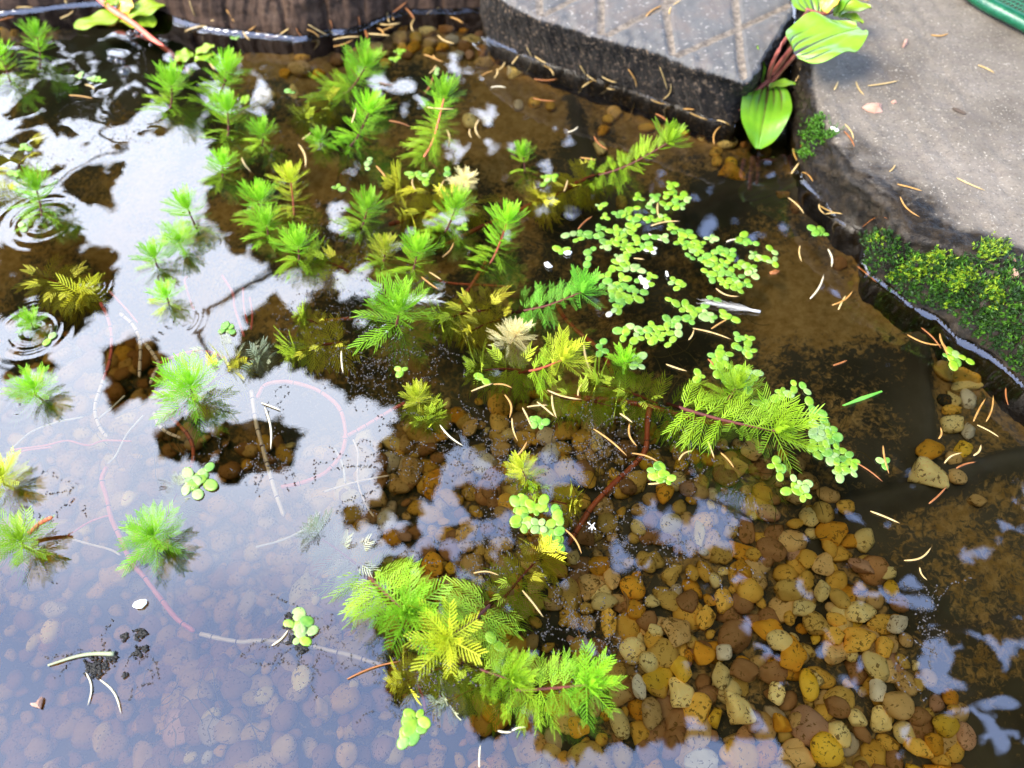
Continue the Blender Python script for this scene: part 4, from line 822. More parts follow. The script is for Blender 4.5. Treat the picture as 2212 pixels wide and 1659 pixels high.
EXP = {2: [(400, 500, 70, 35, 'amber'), (240, 640, 65, 40, 'orange'), (1030, 430, 85, 50, 'cream'), (840, 445, 90, 35, 'tan'), (1240, 330, 75, 50, 'tan'), (1370, 400, 65, 60, 'orange'), (1380, 330, 55, 45, 'yellow'), (1475, 270, 80, 45, 'cream'), (1610, 400, 65, 50, 'orange'), (1700, 340, 60, 50, 'white'), (1750, 475, 55, 45, 'white'), (1850, 480, 45, 40, 'pink'), (1880, 340, 95, 35, 'cream'), (1950, 440, 40, 45, 'brown'), (1810, 410, 70, 45, 'brown'), (1940, 270, 70, 40, 'pink'), (2090, 500, 60, 50, 'amber'), (1970, 545, 90, 40, 'tan'), (2200, 620, 35, 45, 'white'), (1850, 1050, 70, 70, 'cream'), (1995, 1050, 50, 45, 'cream'), (1120, 550, 50, 40, 'amber'), (380, 600, 100, 60, 'tan'), (540, 640, 70, 50, 'orange'), (70, 830, 100, 70, 'cream'), (320, 800, 50, 60, 'cream'), (1260, 250, 60, 40, 'orange'), (1500, 380, 60, 45, 'tan'), (1650, 250, 70, 40, 'brown'), (1790, 250, 60, 35, 'orange'), (1130, 470, 50, 40, 'tan'), (1300, 470, 60, 40, 'brown'), (700, 520, 70, 50, 'brown'), (1490, 450, 50, 40, 'amber'), (1260, 420, 50, 40, 'amber')],
       3: [(30, 620, 60, 60, 'cream'), (190, 890, 60, 40, 'amber'), (330, 920, 45, 50, 'amber'), (55, 915, 50, 40, 'grey'), (890, 975, 70, 50, 'tan'), (830, 1035, 50, 40, 'amber'), (790, 1130, 55, 45, 'orange'), (1170, 1110, 80, 35, 'amber'), (1520, 1130, 55, 30, 'amber'), (1640, 1165, 60, 40, 'cream'), (1860, 1235, 90, 55, 'cream'), (1770, 1310, 70, 45, 'amber'), (1775, 1385, 55, 50, 'amber'), (1890, 1410, 55, 50, 'yellow'), (1900, 1490, 120, 60, 'orange'), (2175, 1310, 60, 60, 'amber'), (770, 1280, 60, 65, 'cream'), (2000, 1250, 35, 20, 'brown')],
       1: [(60, 320, 60, 45, 'tan'), (130, 290, 50, 35, 'amber'), (40, 260, 45, 35, 'amber'), (1700, 350, 60, 45, 'tan'), (1830, 350, 60, 40, 'tan'), (1480, 250, 80, 40, 'brown')],
       7: [(940, 90, 55, 65, 'olive')],
       8: [(1540, 1540, 105, 90, 'olive'), (1700, 1600, 120, 80, 'amber'), (1760, 1540, 50, 45, 'cream'), (1510, 1260, 60, 60, 'brown'), (625, 620, 70, 50, 'brown'), (130, 20, 60, 40, 'brown'), (230, 130, 45, 50, 'brown')],
       12: [(1720, 10, 140, 50, 'cream'), (1590, 130, 60, 70, 'cream'), (1530, 140, 70, 50, 'black'), (1725, 135, 75, 80, 'white'), (1590, 220, 95, 45, 'amber'), (1585, 350, 105, 80, 'cream'), (1740, 405, 65, 75, 'white'), (1700, 555, 85, 70, 'yellow'), (1420, 560, 130, 85, 'orange'), (1600, 650, 65, 60, 'tan'), (1380, 780, 160, 120, 'cream'), (1490, 880, 70, 35, 'cream'), (1630, 805, 80, 65, 'tan'), (1800, 1005, 80, 50, 'tan')],
       15: [(1470, 800, 95, 95, 'yellow'), (1640, 665, 95, 100, 'orange'), (1170, 740, 90, 85, 'cream'), (1460, 1010, 115, 130, 'cream'), (1960, 1160, 110, 150, 'cream'), (1215, 1190, 95, 120, 'tan'), (1690, 350, 90, 100, 'amber'), (1640, 1600, 150, 90, 'white'), (450, 1600, 75, 70, 'amber'), (1830, 660, 80, 70, 'white'), (1430, 470, 130, 130, 'tan'), (1060, 300, 90, 80, 'orange'), (840, 410, 75, 110, 'amber'), (1820, 850, 90, 110, 'cream'), (2000, 810, 130, 90, 'brown'), (930, 1280, 80, 120, 'cream'), (1100, 960, 60, 100, 'white'), (800, 230, 110, 75, 'cream'), (1240, 470, 60, 60, 'cream')],
       16: [(215, 670, 120, 150, 'orange'), (350, 950, 80, 125, 'yellow'), (780, 550, 150, 105, 'amber'), (300, 280, 110, 70, 'cream'), (800, 320, 130, 90, 'cream'), (410, 410, 105, 100, 'olive'), (930, 790, 110, 120, 'cream'), (500, 1510, 140, 130, 'yellow'), (625, 1360, 95, 110, 'cream'), (770, 1230, 75, 70, 'cream'), (1550, 1290, 120, 80, 'yellow'), (120, 1280, 70, 85, 'orange'), (600, 1130, 95, 75, 'brown'), (950, 990, 80, 90, 'white'), (480, 120, 75, 85, 'cream'), (620, 200, 75, 85, 'olive'), (100, 560, 110, 80, 'cream'), (70, 1010, 75, 90, 'cream'), (1130, 400, 110, 70, 'white'), (1140, 1110, 140, 110, 'tan'), (180, 120, 120, 80, 'olive'), (560, 510, 90, 85, 'amber'), (600, 380, 90, 50, 'amber'), (1010, 620, 80, 90, 'amber'), (1450, 1460, 80, 75, 'orange'), (1320, 930, 60, 60, 'olive')],
       14: [(400, 890, 90, 100, 'cream'), (420, 110, 110, 130, 'cream'), (560, 1140, 60, 80, 'tan'), (780, 1540, 100, 90, 'tan'), (230, 1500, 110, 110, 'tan')], 9: [(1120, 980, 80, 60, 'cream'), (1070, 1610, 50, 50, 'cream')],
       10: [(1990, 680, 115, 105, 'white'), (1535, 870, 80, 120, 'orange'), (1530, 1560, 90, 110, 'orange'), (950, 760, 80, 70, 'grey'), (820, 980, 80, 60, 'cream'), (80, 1190, 80, 60, 'grey')], 13: [(430, 470, 80, 90, 'cream'), (480, 290, 80, 80, 'grey'), (290, 570, 50, 65, 'cream'), (880, 1390, 80, 95, 'cream'), (1060, 30, 60, 60, 'tan'), (2140, 240, 75, 110, 'grey'), (1540, 1320, 150, 120, 'pink'), (1240, 1560, 100, 90, 'tan')], 5: [(640, 1375, 45, 40, 'white'), (750, 1490, 60, 50, 'grey'), (640, 1500, 60, 45, 'grey')], 11: [(740, 480, 80, 90, 'cream'), (600, 480, 90, 90, 'amber'), (1615, 1290, 55, 110, 'cream'), (1020, 250, 50, 60, 'cream'), (2000, 1600, 70, 80, 'orange'), (430, 560, 80, 60, 'amber'), (350, 600, 100, 80, 'white'), (2080, 1480, 60, 60, 'amber')]}
taken = []
for t, L in EXP.items():
    for (zx, zy, rx, ry, colr) in L:
        px, py = T(t, zx, zy); p = P(px, py, -.03)
        for _ in range(4):
            zb = float(bed_z([p[:2]])[0]); p = P(px, py, zb + .004)
        s = scl(px, py, p[2]) * .25; elev = math.asin(min(1, CAMZ / np.linalg.norm(p - CAM)))
        sx = rx * s; sy = ry * s / (.35 + .65 * math.sin(elev)); sz = .62 * min(sx, sy) + .001
        lift = sz * .45 + (.007 if t in (9, 10, 11, 13, 14, 15, 16) else 0)
        loc = P(px, py, zb + lift); i = random.randrange(9) * 2 + (1 if colr in ('orange', 'white') or random.random() < .5 else 0)
        put_pebble(px, py, loc, sx * 1.05, sy * 1.05, sz, random.uniform(-.3, .3) if rx != ry else random.uniform(0, 3), i, colr); taken.append((*loc[:2], max(sx, sy)))
GRAVEL = [(-150, 690), (300, 730), (520, 960), (700, 960), (850, 930), (1000, 850), (1150, 830), (1300, 860), (1500, 950), (1700, 1000), (1800, 1070), (1890, 1200), (1990, 1400), (2080, 1560), (2130, 1850), (-200, 1850)]
cand = []; step = .0080
for ix in range(-60, 66):
    for iy in range(-6, 66):
        x_, y_ = (ix + random.uniform(-.42, .42) + .5 * (iy % 2)) * step, (iy + random.uniform(-.42, .42)) * step
        zb = float(bed_z([(x_, y_)])[0]); px, py = proj((x_, y_, zb))
        if not (-60 < px < W + 60 and -60 < py < H + 80) or not inpoly(px, py, GRAVEL): continue
        a_ = random.choice((.0030, .0038, .0046, .0054, .0060, .0068, .0078)) * random.uniform(.9, 1.1); b_ = a_ * random.uniform(.62, .98)
        near_exp = any(math.hypot(x_ - tx, y_ - ty) < tr * .8 for tx, ty, tr in taken)
        lay = 0 if near_exp else random.choice((0, 0, .003, .005))
        colr = random.choices(('amber', 'tan', 'brown', 'olive', 'cream', 'orange', 'grey', 'pink', 'yellow', 'white', 'black'), (26, 20, 20, 12, 7, 7, 1.5, 2, 4, 1, .5) if px > 900 else (10, 30, 40, 14, 4, 1, 2, 2, 0, 1, .5))[0]
        vis = 1.0 if px > 1000 else .45
        cand.append((a_ * vis * (1 if lay else .8), px, py, (x_, y_, zb + .45 * b_ * .7 + lay), a_, b_, colr))
cand.sort(key=lambda c: -c[0]); n_ind = 298 - len(taken)
rest = {k: MB() for k in PCOL}
for k, (sc_, px, py, loc, a_, b_, colr) in enumerate(cand):
    i = random.randrange(18); rz = random.uniform(0, 6.28)
    if k < n_ind: put_pebble(px, py, loc, a_, b_, b_ * .72, rz, i, colr, .35)
    else:
        V, F = PVL[i]; V = V * (a_, b_, b_ * .72); c_, s_ = math.cos(rz), math.sin(rz)
        rest[colr].add(np.c_[V[:, 0] * c_ - V[:, 1] * s_, V[:, 0] * s_ + V[:, 1] * c_, V[:, 2]] + loc, F)
gm = MB(); mats = []; midx = []
for colr, mb in rest.items():
    if mb.n: gm.add(np.vstack(mb.v), mb.f); mats.append(PMAT[colr]); midx += [len(mats) - 1] * len(mb.f)
# fine grit between them
gravel = gm.build("gravel", mats[0], loc=np.zeros(3)); tag(gravel, "small brown stones filling the gaps of the gravel bed", "gravel", kind="stuff")
for m_ in mats[1:]: gravel.data.materials.append(m_)
gravel.data.polygons.foreach_set("material_index", midx)

# ------------------------------------------------------------------ broad-leaved plants
def broadm(name, a, b_, vein):
    m, nt, b = M(name); at = nt.nodes.new("ShaderNodeAttribute"); at.attribute_name = "vein"
    c = world_pos(nt); col = ramp(nt, noise(nt, c, 70, 3), [(.3, a), (.7, b_)])
    vn = math_(nt, 'ADD', at.outputs["Fac"], math_(nt, 'MULTIPLY', math_(nt, 'SUBTRACT', noise(nt, c, 200, 3), .5), .5), True)
    nt.links.new(mix(nt, ramp(nt, vn, [(.35, (0, 0, 0)), (.8, (.9, .9, .9))]), col, vein), b.inputs["Base Color"])
    b.inputs["Roughness"].default_value = .32; bump(nt, b, noise(nt, c, 260, 2), .12, .001); return m
BL = {'g': broadm("broad_leaf", (.12, .25, .012), (.18, .32, .025), (.03, .012, .05)), 'd': broadm("broad_leaf_dark", (.065, .19, .008), (.12, .25, .012), (.06, .01, .014)),
      'y': broadm("broad_leaf_lime", (.16, .27, .010), (.22, .31, .02), (.2, .3, .014)), 'o': broadm("broad_leaf_orange", (.55, .30, .03), (.62, .42, .05), (.4, .16, .03))}
def broad(parent, base, tip, width, zb, zt, kind='g', cup=.18, arch=.15, name="leaf", notch=0):
    A, B_ = P(*base, zb), P(*tip, zt); L = np.linalg.norm(B_ - A); d = (B_ - A) / L; wv = width * scl(*tip, zt)
    up = np.array((0, 0, 1.0)); s = np.cross(up, d); s /= np.linalg.norm(s) + 1e-9; nr = np.cross(d, s); nu, nv = 34, 33; V = []; vein = []
    for i in range(nu):
        u = i / (nu - 1); hw = .5 * wv * max(.02, math.sin(math.pi * min(1, u ** .72 * .97 + .015)) ** .5)
        for j in range(nv):
            v = (j / (nv - 1)) * 2 - 1; y_ = v * hw; wavy = .055 * wv * math.sin(u * 11 + v * 2) * abs(v)
            V.append(A + d * (u * L - notch * abs(v) * L * (1 - u) * .3) + s * y_ + nr * (cup * abs(v) ** 1.5 * hw + arch * L * math.sin(math.pi * u) * .5 + wavy))
            sv = min(abs(abs(v) - k) for k in (.30, .62)); fade = max(0, 1 - u * 1.25)
            vein.append(max(math.exp(-(y_ / (wv * .04 * (1.15 - u))) ** 2) * (1 - .5 * u), 1.0 * math.exp(-(sv / .075) ** 2) * fade))
    V = np.array(V) - nr * (np.array(vein) * wv * .035)[:, None]; n_ = nu * nv; F = grid_faces(nu, nv)
    V2 = V - nr * .00035; F2 = [[a + n_ for a in f[::-1]] for f in F]
    o = link_mesh(name, np.vstack([V, V2]), F + F2, BL[kind], parent); set_attr(o, "vein", vein + vein); return o
mp = root("monkeyflower_plant", P(1655, 190, 0)); tag(mp, "broad-leaved green plant with purple veins growing between the paving stone and concrete slab", "plant")
def stemp(parent, pts, zs, w, mat='plantstem', name="stem"):
    q = smooth_line([P(*p, z) for p, z in zip(pts, zs)], 20); mb = MB(); mb.add(*tube(q, np.linspace(1, .75, 20) * w * .5 * scl(*pts[0], zs[0]), 8)); return mb.build(name, MAT[mat], parent)
stemp(mp, [(1640, 262), (1650, 190), (1681, 143), (1720, 92)], (-.005, .012, .03, .055), 14)
stemp(mp, [(1655, 190), (1690, 150), (1728, 108)], (.012, .028, .05), 11)
stemp(mp, [(1659, 182), (1664, 150), (1690, 95), (1745, 25)], (.012, .03, .05, .055), 10)
stemp(mp, [(1650, 190), (1646, 178), (1642, 150)], (.012, .016, .022), 7)
stemp(mp, [(1661, 172), (1625, 205), (1594, 238)], (.018, .014, .008), 11)
stemp(mp, [(1740, 20), (1780, 30), (1810, 20)], (.055, .054, .05), 8)
broad(mp, (1718, 112), (1858, 60), 150, .056, .058, 'g', cup=.10, arch=.10)
broad(mp, (1762, 30), (1725, -50), 95, .052, .06, 'g', cup=.15)
broad(mp, (1800, 30), (1882, 16), 44, .052, .056, 'y', cup=.3)
broad(mp, (1812, 36), (1838, -2), 34, .053, .064, 'd', cup=.5)
broad(mp, (1815, 36), (1865, 50), 30, .05, .05, 'y', cup=.3)
broad(mp, (1780, 26), (1815, -8), 40, .054, .062, 'o', cup=.5)
broad(mp, (1660, 186), (1638, 320), 108, .016, .003, 'd', cup=.22, arch=.12)
broad(mp, (1645, 178), (1636, 100), 36, .016, .040, 'g', cup=.25)
broad(mp, (1660, 188), (1718, 182), 30, .016, .022, 'g', cup=.2)
fp = root("floating_leaf_plant", P(270, 40, 0)); tag(fp, "round-leaved floating plant on a red stem beside the edging block", "water plant")
stemp(fp, [T(1, *q) for q in ((840, -30), (980, 90), (1150, 200), (1320, 340), (1500, 480), (1650, 640))], (.012, .008, .004, 0, -.003, -.006), 13, 'pinkstem')
for bs, tp, w_, zb, zt, kd in (((1040, 130), (640, 235), 42, .003, .002, 'y'), ((1080, 120), (1330, 225), 48, .003, .002, 'y'), ((1090, 110), (1420, 40), 50, .006, .008, 'y'), ((1050, 110), (1120, -20), 34, .006, .012, 'o'), ((1000, 40), (930, -20), 30, .01, .012, 'y'), ((1050, 150), (920, 215), 24, .001, .001, 'o'),
                               ((1510, 490), (1670, 480), 36, .001, .001, 'y'), ((1680, 500), (1850, 470), 28, .001, .003, 'y'), ((1690, 450), (1850, 400), 26, .002, .006, 'y'), ((1540, 530), (1400, 600), 30, -.006, -.008, 'd'), ((2150, 870), (2080, 850), 22, .001, .002, 'y')):
    broad(fp, T(1, *bs), T(1, *tp), w_ * 1.35, zb, zt, kd, cup=.06, arch=.05)

# ------------------------------------------------------------------ feathers, scraps, net
def quill(label, a, b, barb, wpx, z=.0012, fan=False):
    A, B_ = P(*a, z), P(*b, z); d = B_ - A; L = np.linalg.norm(d); d /= L; s = np.cross((0, 0, 1.0), d); o = root("feather", A); tag(o, label, "feather")
    mb = MB(); mb.add(*tube(np.array([A + d * L * t for t in np.linspace(0, .9, 12)]), np.linspace(1.0, .35, 12) * wpx * .5 * scl(*a), 6)); mb.build("shaft", MAT['featherwhite'], o)
    mb = MB(); g = np.random.default_rng(5); bw_ = barb * scl(*a)
    for i in range(110):
        t = g.uniform(.12, .98) if fan else g.uniform(.02, .9); sd = g.choice((-1, 1)); ln = bw_ * g.uniform(.6, 1.1) * (1 if fan else (1 - .5 * t)); an = R(38 if fan else 14) * g.uniform(.5, 1.3)
        q0 = A + d * L * t * .9; pts = [q0 + d * ln * u * math.cos(an) + s * sd * ln * u * math.sin(an) * (1 - .25 * u) + np.array((0, 0, g.uniform(-.0003, .0012) * u)) for u in (0, .35, .7, 1)]
        mb.add(*tube(np.array(pts), np.array((1, .9, .7, .2)) * .00011, 3))
    mb.build("barbs", MAT['featherwhite'], o)
quill("white downy feather floating in mid pond", T(6, 1180, 940), T(6, 1600, 925), 34, 3, fan=True)
quill("straw-white quill feather lying below the duckweed raft", T(7, 2145, 1035), T(7, 1620, 945), 60, 7)
def scrap(name, label, cat, pts, z, mat, th=.0006, bend=.001):
    q = [cast(*p)[0] if z is None else P(*p, z) for p in pts]; q = np.array(q) + (0, 0, .0008); c = q.mean(0) + (0, 0, bend); n_ = len(q)
    inner = c + (q - c) * .5 + (0, 0, bend * .3)
    V = np.vstack([q, inner, [c], q - (0, 0, th)]); F = [[i, (i + 1) % n_, n_ + (i + 1) % n_, n_ + i] for i in range(n_)] + [[n_ + i, n_ + (i + 1) % n_, 2 * n_] for i in range(n_)] + [[i, 2 * n_ + 1 + i, 2 * n_ + 1 + (i + 1) % n_, (i + 1) % n_] for i in range(n_)] + [[2 * n_ + 1 + i for i in range(n_)][::-1]]
    o = link_mesh(name, V, F, mat, smooth=False); tag(o, label, cat); return o
tt = lambda t, *p: [T(t, *q) for q in p]
scrap("leaf_scrap", "torn brown leaf scrap on the concrete slab", "dead leaf", tt(4, (810, 935), (850, 905), (920, 905), (980, 905), (975, 935), (985, 975), (920, 985), (860, 970)), None, MAT['deadleaf'], bend=.0022)
scrap("leaf_scrap", "small pinkish bark chip near the broad leaf on the slab", "dead leaf", tt(4, (1155, 410), (1180, 350), (1205, 345), (1200, 385), (1170, 418)), None, MAT['deadleaf'])
scrap("leaf_scrap", "tiny pale chip right of the torn leaf scrap", "dead leaf", tt(4, (1060, 885), (1085, 875), (1110, 895), (1080, 905)), None, MAT['deadleaf'])
scrap("bark_chip", "smooth brown bark chip at the moss bank's upper end", "bark chip", tt(8, (2060, 700), (2090, 655), (2170, 715), (2160, 745), (2120, 755)), None, MAT['deadleaf'], bend=.002)
scrap("leaf_scrap", "dark brown pointed leaf scrap by the moss edge", "dead leaf", tt(8, (2070, 565), (2110, 570), (2140, 605), (2090, 590)), None, MAT['deadleaf'])
scrap("leaf_scrap", "orange leaf scrap floating by the slab", "dead leaf", tt(8, (10, 700), (60, 675), (100, 690), (70, 715), (20, 720)), .0004, MAT['needle'][2])
scrap("twig_chip", "dark twig chip alone on the sunny slab", "twig", tt(4, (1590, 940), (1620, 945), (1710, 990), (1690, 995), (1610, 960)), None, MAT['bark'])
scrap("white_scale", "oval white seed scale floating on the lower left water", "seed scale", tt(13, (1150, 265), (1170, 230), (1220, 208), (1270, 208), (1272, 240), (1230, 280), (1185, 285)), .0006, MAT['white'], bend=.0012)
scrap("white_scale", "white seed scale drifting left of the duckweed raft", "seed scale", tt(7, (278, 620), (310, 610), (350, 650), (320, 660), (290, 650)), .0006, MAT['white'])
scrap("white_scale", "cream seed scale touching duckweed left of the raft", "seed scale", tt(7, (445, 530), (480, 512), (518, 522), (505, 545), (470, 550)), .0006, MAT['white'])
scrap("white_scale", "tiny white flake in the middle of the duckweed raft", "seed scale", tt(7, (1325, 690), (1345, 700), (1350, 735), (1335, 735)), .0006, MAT['white'])
scrap("white_scale", "white rectangular flake on the slab edge", "seed scale", tt(4, (540, 1105), (610, 1130), (605, 1145), (540, 1125)), None, MAT['white'])
scrap("insect_husk", "brown winged insect husk floating at the lower left", "insect husk", tt(13, (268, 1105), (320, 1115), (365, 1045), (378, 1060), (355, 1150), (330, 1140), (280, 1125)), .0005, MAT['deadleaf'])
scrap("grass_blade", "green grass blade floating over the dark liner", "grass blade", tt(12, (638, 190), (800, 115), (975, 64), (985, 74), (830, 140), (660, 194)), .0008, MAT['grassblade'], bend=.0006)
o = link_mesh("plant_stalk", *tube(smooth_line([P(*T(13, *q), .0008) for q in ((415, 772), (640, 700), (800, 672), (985, 672))], 20), np.linspace(.0004, .0009, 20), 7), MAT['pale']); tag(o, "pale green stalk floating beside the dark algae clump", "plant stalk")
sd_ = root("dandelion_seed", P(*T(11, 690, 1230), .001)); tag(sd_, "white star-shaped seed tuft floating near the red sunken stem", "seed")
c0 = P(*T(11, 690, 1225), .0012); mb = MB()
for q in ((655, 1195), (715, 1200), (722, 1255), (690, 1262), (665, 1250), (708, 1228)): mb.add(*tube(np.array([c0, P(*T(11, *q), .0015)]), np.array((.00012, .00028)), 5))
mb.build("rays", MAT['white'], sd_)
net = root("pond_net", P(2200, 30, SH)); tag(net, "green net with a cord rim lying at the slab's far corner", "net")
q = smooth_line([P(*p, SH + .006) for p in ((2050, -60), (2100, -12), (2140, 14), (2180, 34), (2230, 62), (2330, 130))], 40); mb = MB(); mb.add(*tube(q, .0042, 12)); mb.build("cord_rim", MAT['netgreen'], net)
mb = MB(); e2 = q + np.array((.16, .05, .012))
for i in range(0, 40):
    a, b = q[i], e2[i]; mb.add(*tube(np.array([a * (1 - t) + b * t + np.array((0, 0, .006 * math.sin(3 * t))) for t in np.linspace(0, 1, 6)]), .0007, 4))
for t in np.linspace(.02, 1, 46): mb.add(*tube((q * (1 - t) + e2 * t + np.array((0, 0, .006 * math.sin(3 * t))))[::3], .0007, 4))
mb.build("netting", MAT['netmesh'], net)

# ------------------------------------------------------------------ moss, specks, roots, algae (nobody could count them)
def moss_cloud(samples, mat, hgt, name, label):
    mb = MB()
    for px, py, k in samples:
        p, nrm = cast(px, py)
        if p[2] <= .0005 and k < 2: continue
        g = rng; up = nrm * .6 + np.array((0, 0, .7)); up /= np.linalg.norm(up); h = hgt * g.uniform(.6, 1.3)
        ax_ = up + g.normal(size=3) * .28; ax_ /= np.linalg.norm(ax_); a, u, v = frame(ax_)
        for j in range(8):
            an = g.uniform(0, 6.28); t0 = g.uniform(.2, .9); r = u * math.cos(an) + v * math.sin(an); b0 = p + a * h * t0; ln = h * .55 * g.uniform(.7, 1.2); d_ = a * .75 + r * .65; w_ = np.cross(d_, a); w_ /= np.linalg.norm(w_) + 1e-9
            w_ = w_ * ln * .14; mb.add([b0 - w_ * .5, b0 + d_ * ln * .45 - w_, b0 + d_ * ln, b0 + d_ * ln * .45 + w_, b0 + w_ * .5], [[0, 1, 3, 4], [1, 2, 3]])
    o = mb.build(name, mat, loc=np.zeros(3)); tag(o, label, "moss", kind="stuff"); return o
mpoly = [(760, 430), (900, 330), (1050, 330), (1250, 520), (1450, 560), (1750, 560), (1850, 430), (2050, 440), (2110, 560), (2300, 660), (2300, 1700), (2180, 1600), (2000, 1400), (1750, 1250), (1600, 1050), (1250, 960), (900, 750), (820, 600)]
S1, S2, S3 = [], [], []; mw = Wob(77, .008)
for _ in range(6500):
    x_, y_ = random.uniform(740, 2300), random.uniform(320, 1650)
    if inpoly(x_, y_, mpoly) and (mw([[x_, y_, 0]])[0] > random.gauss(-.3, .5) or random.random() < .35): (S1 if random.random() < .8 else S2).append((*T(8, x_, y_), 0))
for cx, cy, r, k in ((1310, 640, 130, 150), (1480, 570, 90, 100), (1620, 730, 130, 170), (1720, 720, 90, 70), (1900, 510, 120, 150), (2000, 500, 80, 60), (1940, 840, 120, 110), (2000, 940, 90, 70), (1200, 700, 70, 50), (1080, 720, 50, 30), (960, 420, 60, 40), (1560, 960, 50, 30), (1650, 780, 60, 60)):
    for _ in range(int(k * .7)): (S3 if random.random() < .7 else S2).append((*T(8, random.gauss(cx, r * .5), random.gauss(cy, r * .42)), 0))
for cx, cy, r, k in ((420, 1150, 110, 160), (330, 1330, 70, 60), (560, 1170, 40, 30), (450, 1050, 60, 50)):
    for _ in range(k): S2.append((*T(4, random.gauss(cx, r * .5), random.gauss(cy, r * .5)), 0))
moss_cloud(S1, MAT['moss'][0], .0030, "moss", "dark wet moss covering the slab's flank"); moss_cloud(S2, MAT['moss'][1], .0030, "moss", "mid green moss on the slab's flank"); moss_cloud(S3, MAT['moss'][2], .0030, "moss", "bright lime moss tufts on the slab's flank")

mb = MB(); octa = np.array([(1, 0, 0), (-1, 0, 0), (0, 1, 0), (0, -1, 0), (0, 0, .6), (0, 0, -.6)]); octf = [[0, 2, 4], [2, 1, 4], [1, 3, 4], [3, 0, 4], [2, 0, 5], [1, 2, 5], [3, 1, 5], [0, 3, 5]]
def chain(px, py, n_, heading, stp=4.2, r=.00032):
    for _ in range(n_):
        heading += random.gauss(0, .32); px += math.cos(heading) * stp; py += math.sin(heading) * stp * .8
        if random.random() < .25: continue
        k = r * random.uniform(.5, 1.4); a = random.uniform(0, 3); c_, s_ = math.cos(a), math.sin(a)
        V = octa * (k * random.uniform(.8, 1.6), k, k); mb.add(np.c_[V[:, 0] * c_ - V[:, 1] * s_, V[:, 0] * s_ + V[:, 1] * c_, V[:, 2]] + P(px + random.gauss(0, 1.5), py + random.gauss(0, 1.5), .0003), octf)
SC = [((800, 900, 1110, 1060), 46), ((1000, 1000, 1600, 1250), 70), ((1040, 850, 1400, 1000), 40), ((1150, 900, 1500, 1000), 30), ((560, 880, 720, 1010), 14), ((740, 1000, 1000, 1250), 16), ((450, 880, 560, 1010), 8), ((700, 780, 860, 860), 26), ((620, 640, 760, 760), 26), ((760, 600, 900, 700), 24), ((1180, 1290, 1330, 1450), 34), ((800, 1400, 1000, 1560), 34), ((1000, 1000, 1100, 1200), 14), ((60, 1040, 200, 1180), 9), ((180, 1400, 320, 1450), 7), ((640, 460, 780, 640), 22), ((150, 120, 330, 300), 22), ((0, 300, 200, 380), 18), ((1920, 1250, 2050, 1450), 12), ((600, 1340, 700, 1420), 16), ((530, 150, 640, 420), 16), ((840, 700, 960, 800), 14)]
for (x0, y0, x1, y1), k in SC:
    for _ in range(k): chain(random.uniform(x0, x1), random.uniform(y0, y1), random.randint(6, 34), random.uniform(0, 6.28))
tag(mb.build("surface_scum", MAT['scum'], loc=np.zeros(3)), "chains of dark specks floating on the water", "scum", kind="stuff")
mb = MB()
for _ in range(90):
    x_, y_ = random.uniform(1180, 1560), random.uniform(480, 850); h_ = random.uniform(0, 6.28); pts = []
    for i in range(9): h_ += random.gauss(0, .35); x_ += math.cos(h_) * 20; y_ += math.sin(h_) * 14; pts.append(P(x_, y_, -.016 + random.uniform(-.002, .002)))
    mb.add(*tube(smooth_line(pts, 18), .00022, 4))
for _ in range(60):
    x_, y_ = random.choice(((1800, 900), (1500, 900), (1300, 950), (1650, 1030), (300, 950), (420, 1480)))
    x_ += random.gauss(0, 60); y_ += random.gauss(0, 50); h_ = random.uniform(.8, 2.2); pts = []
    for i in range(7): h_ += random.gauss(0, .3); x_ += math.cos(h_) * 14; y_ += math.sin(h_) * 14; pts.append(P(x_, y_, -.008 - .002 * i))
    mb.add(*tube(smooth_line(pts, 14), .0002, 4))
tag(mb.build("hair_roots", plain("hair_root", (.10, .08, .02), (.17, .12, .035), 100), loc=np.zeros(3)), "tangle of thin olive roots below the duckweed", "roots", kind="stuff")
mb = MB()
for cx, cy, r, k in ((960, 690, 40, 60), (820, 790, 60, 110), (1215, 490, 40, 45), (1080, 525, 25, 25), (1195, 665, 30, 25), (1250, 630, 20, 18), (910, 780, 30, 25), (1080, 860, 18, 12)):
    for _ in range(k):
        p = P(*T(13, random.gauss(cx, r * .6), random.gauss(cy, r * .6)), .0005); s = random.uniform(.0003, .0009); mb.add(p + octa * (s * random.uniform(.7, 1.8), s, s * .7), octf)
for cx, cy, r, k in ((290, 350, 30, 30), (270, 430, 30, 30), (300, 560, 30, 20), (400, 620, 30, 30), (470, 500, 20, 12)):
    for _ in range(k):
        p = P(*T(14, random.gauss(cx, r * .6), random.gauss(cy, r * .6)), .0005); s = random.uniform(.0003, .0009); mb.add(p + octa * (s * random.uniform(.7, 1.8), s, s * .7), octf)
tag(mb.build("algae_clump", MAT['algae'], loc=np.zeros(3)), "dark algae crumbs floating by the pale green stalk and duckweed", "algae", kind="stuff")
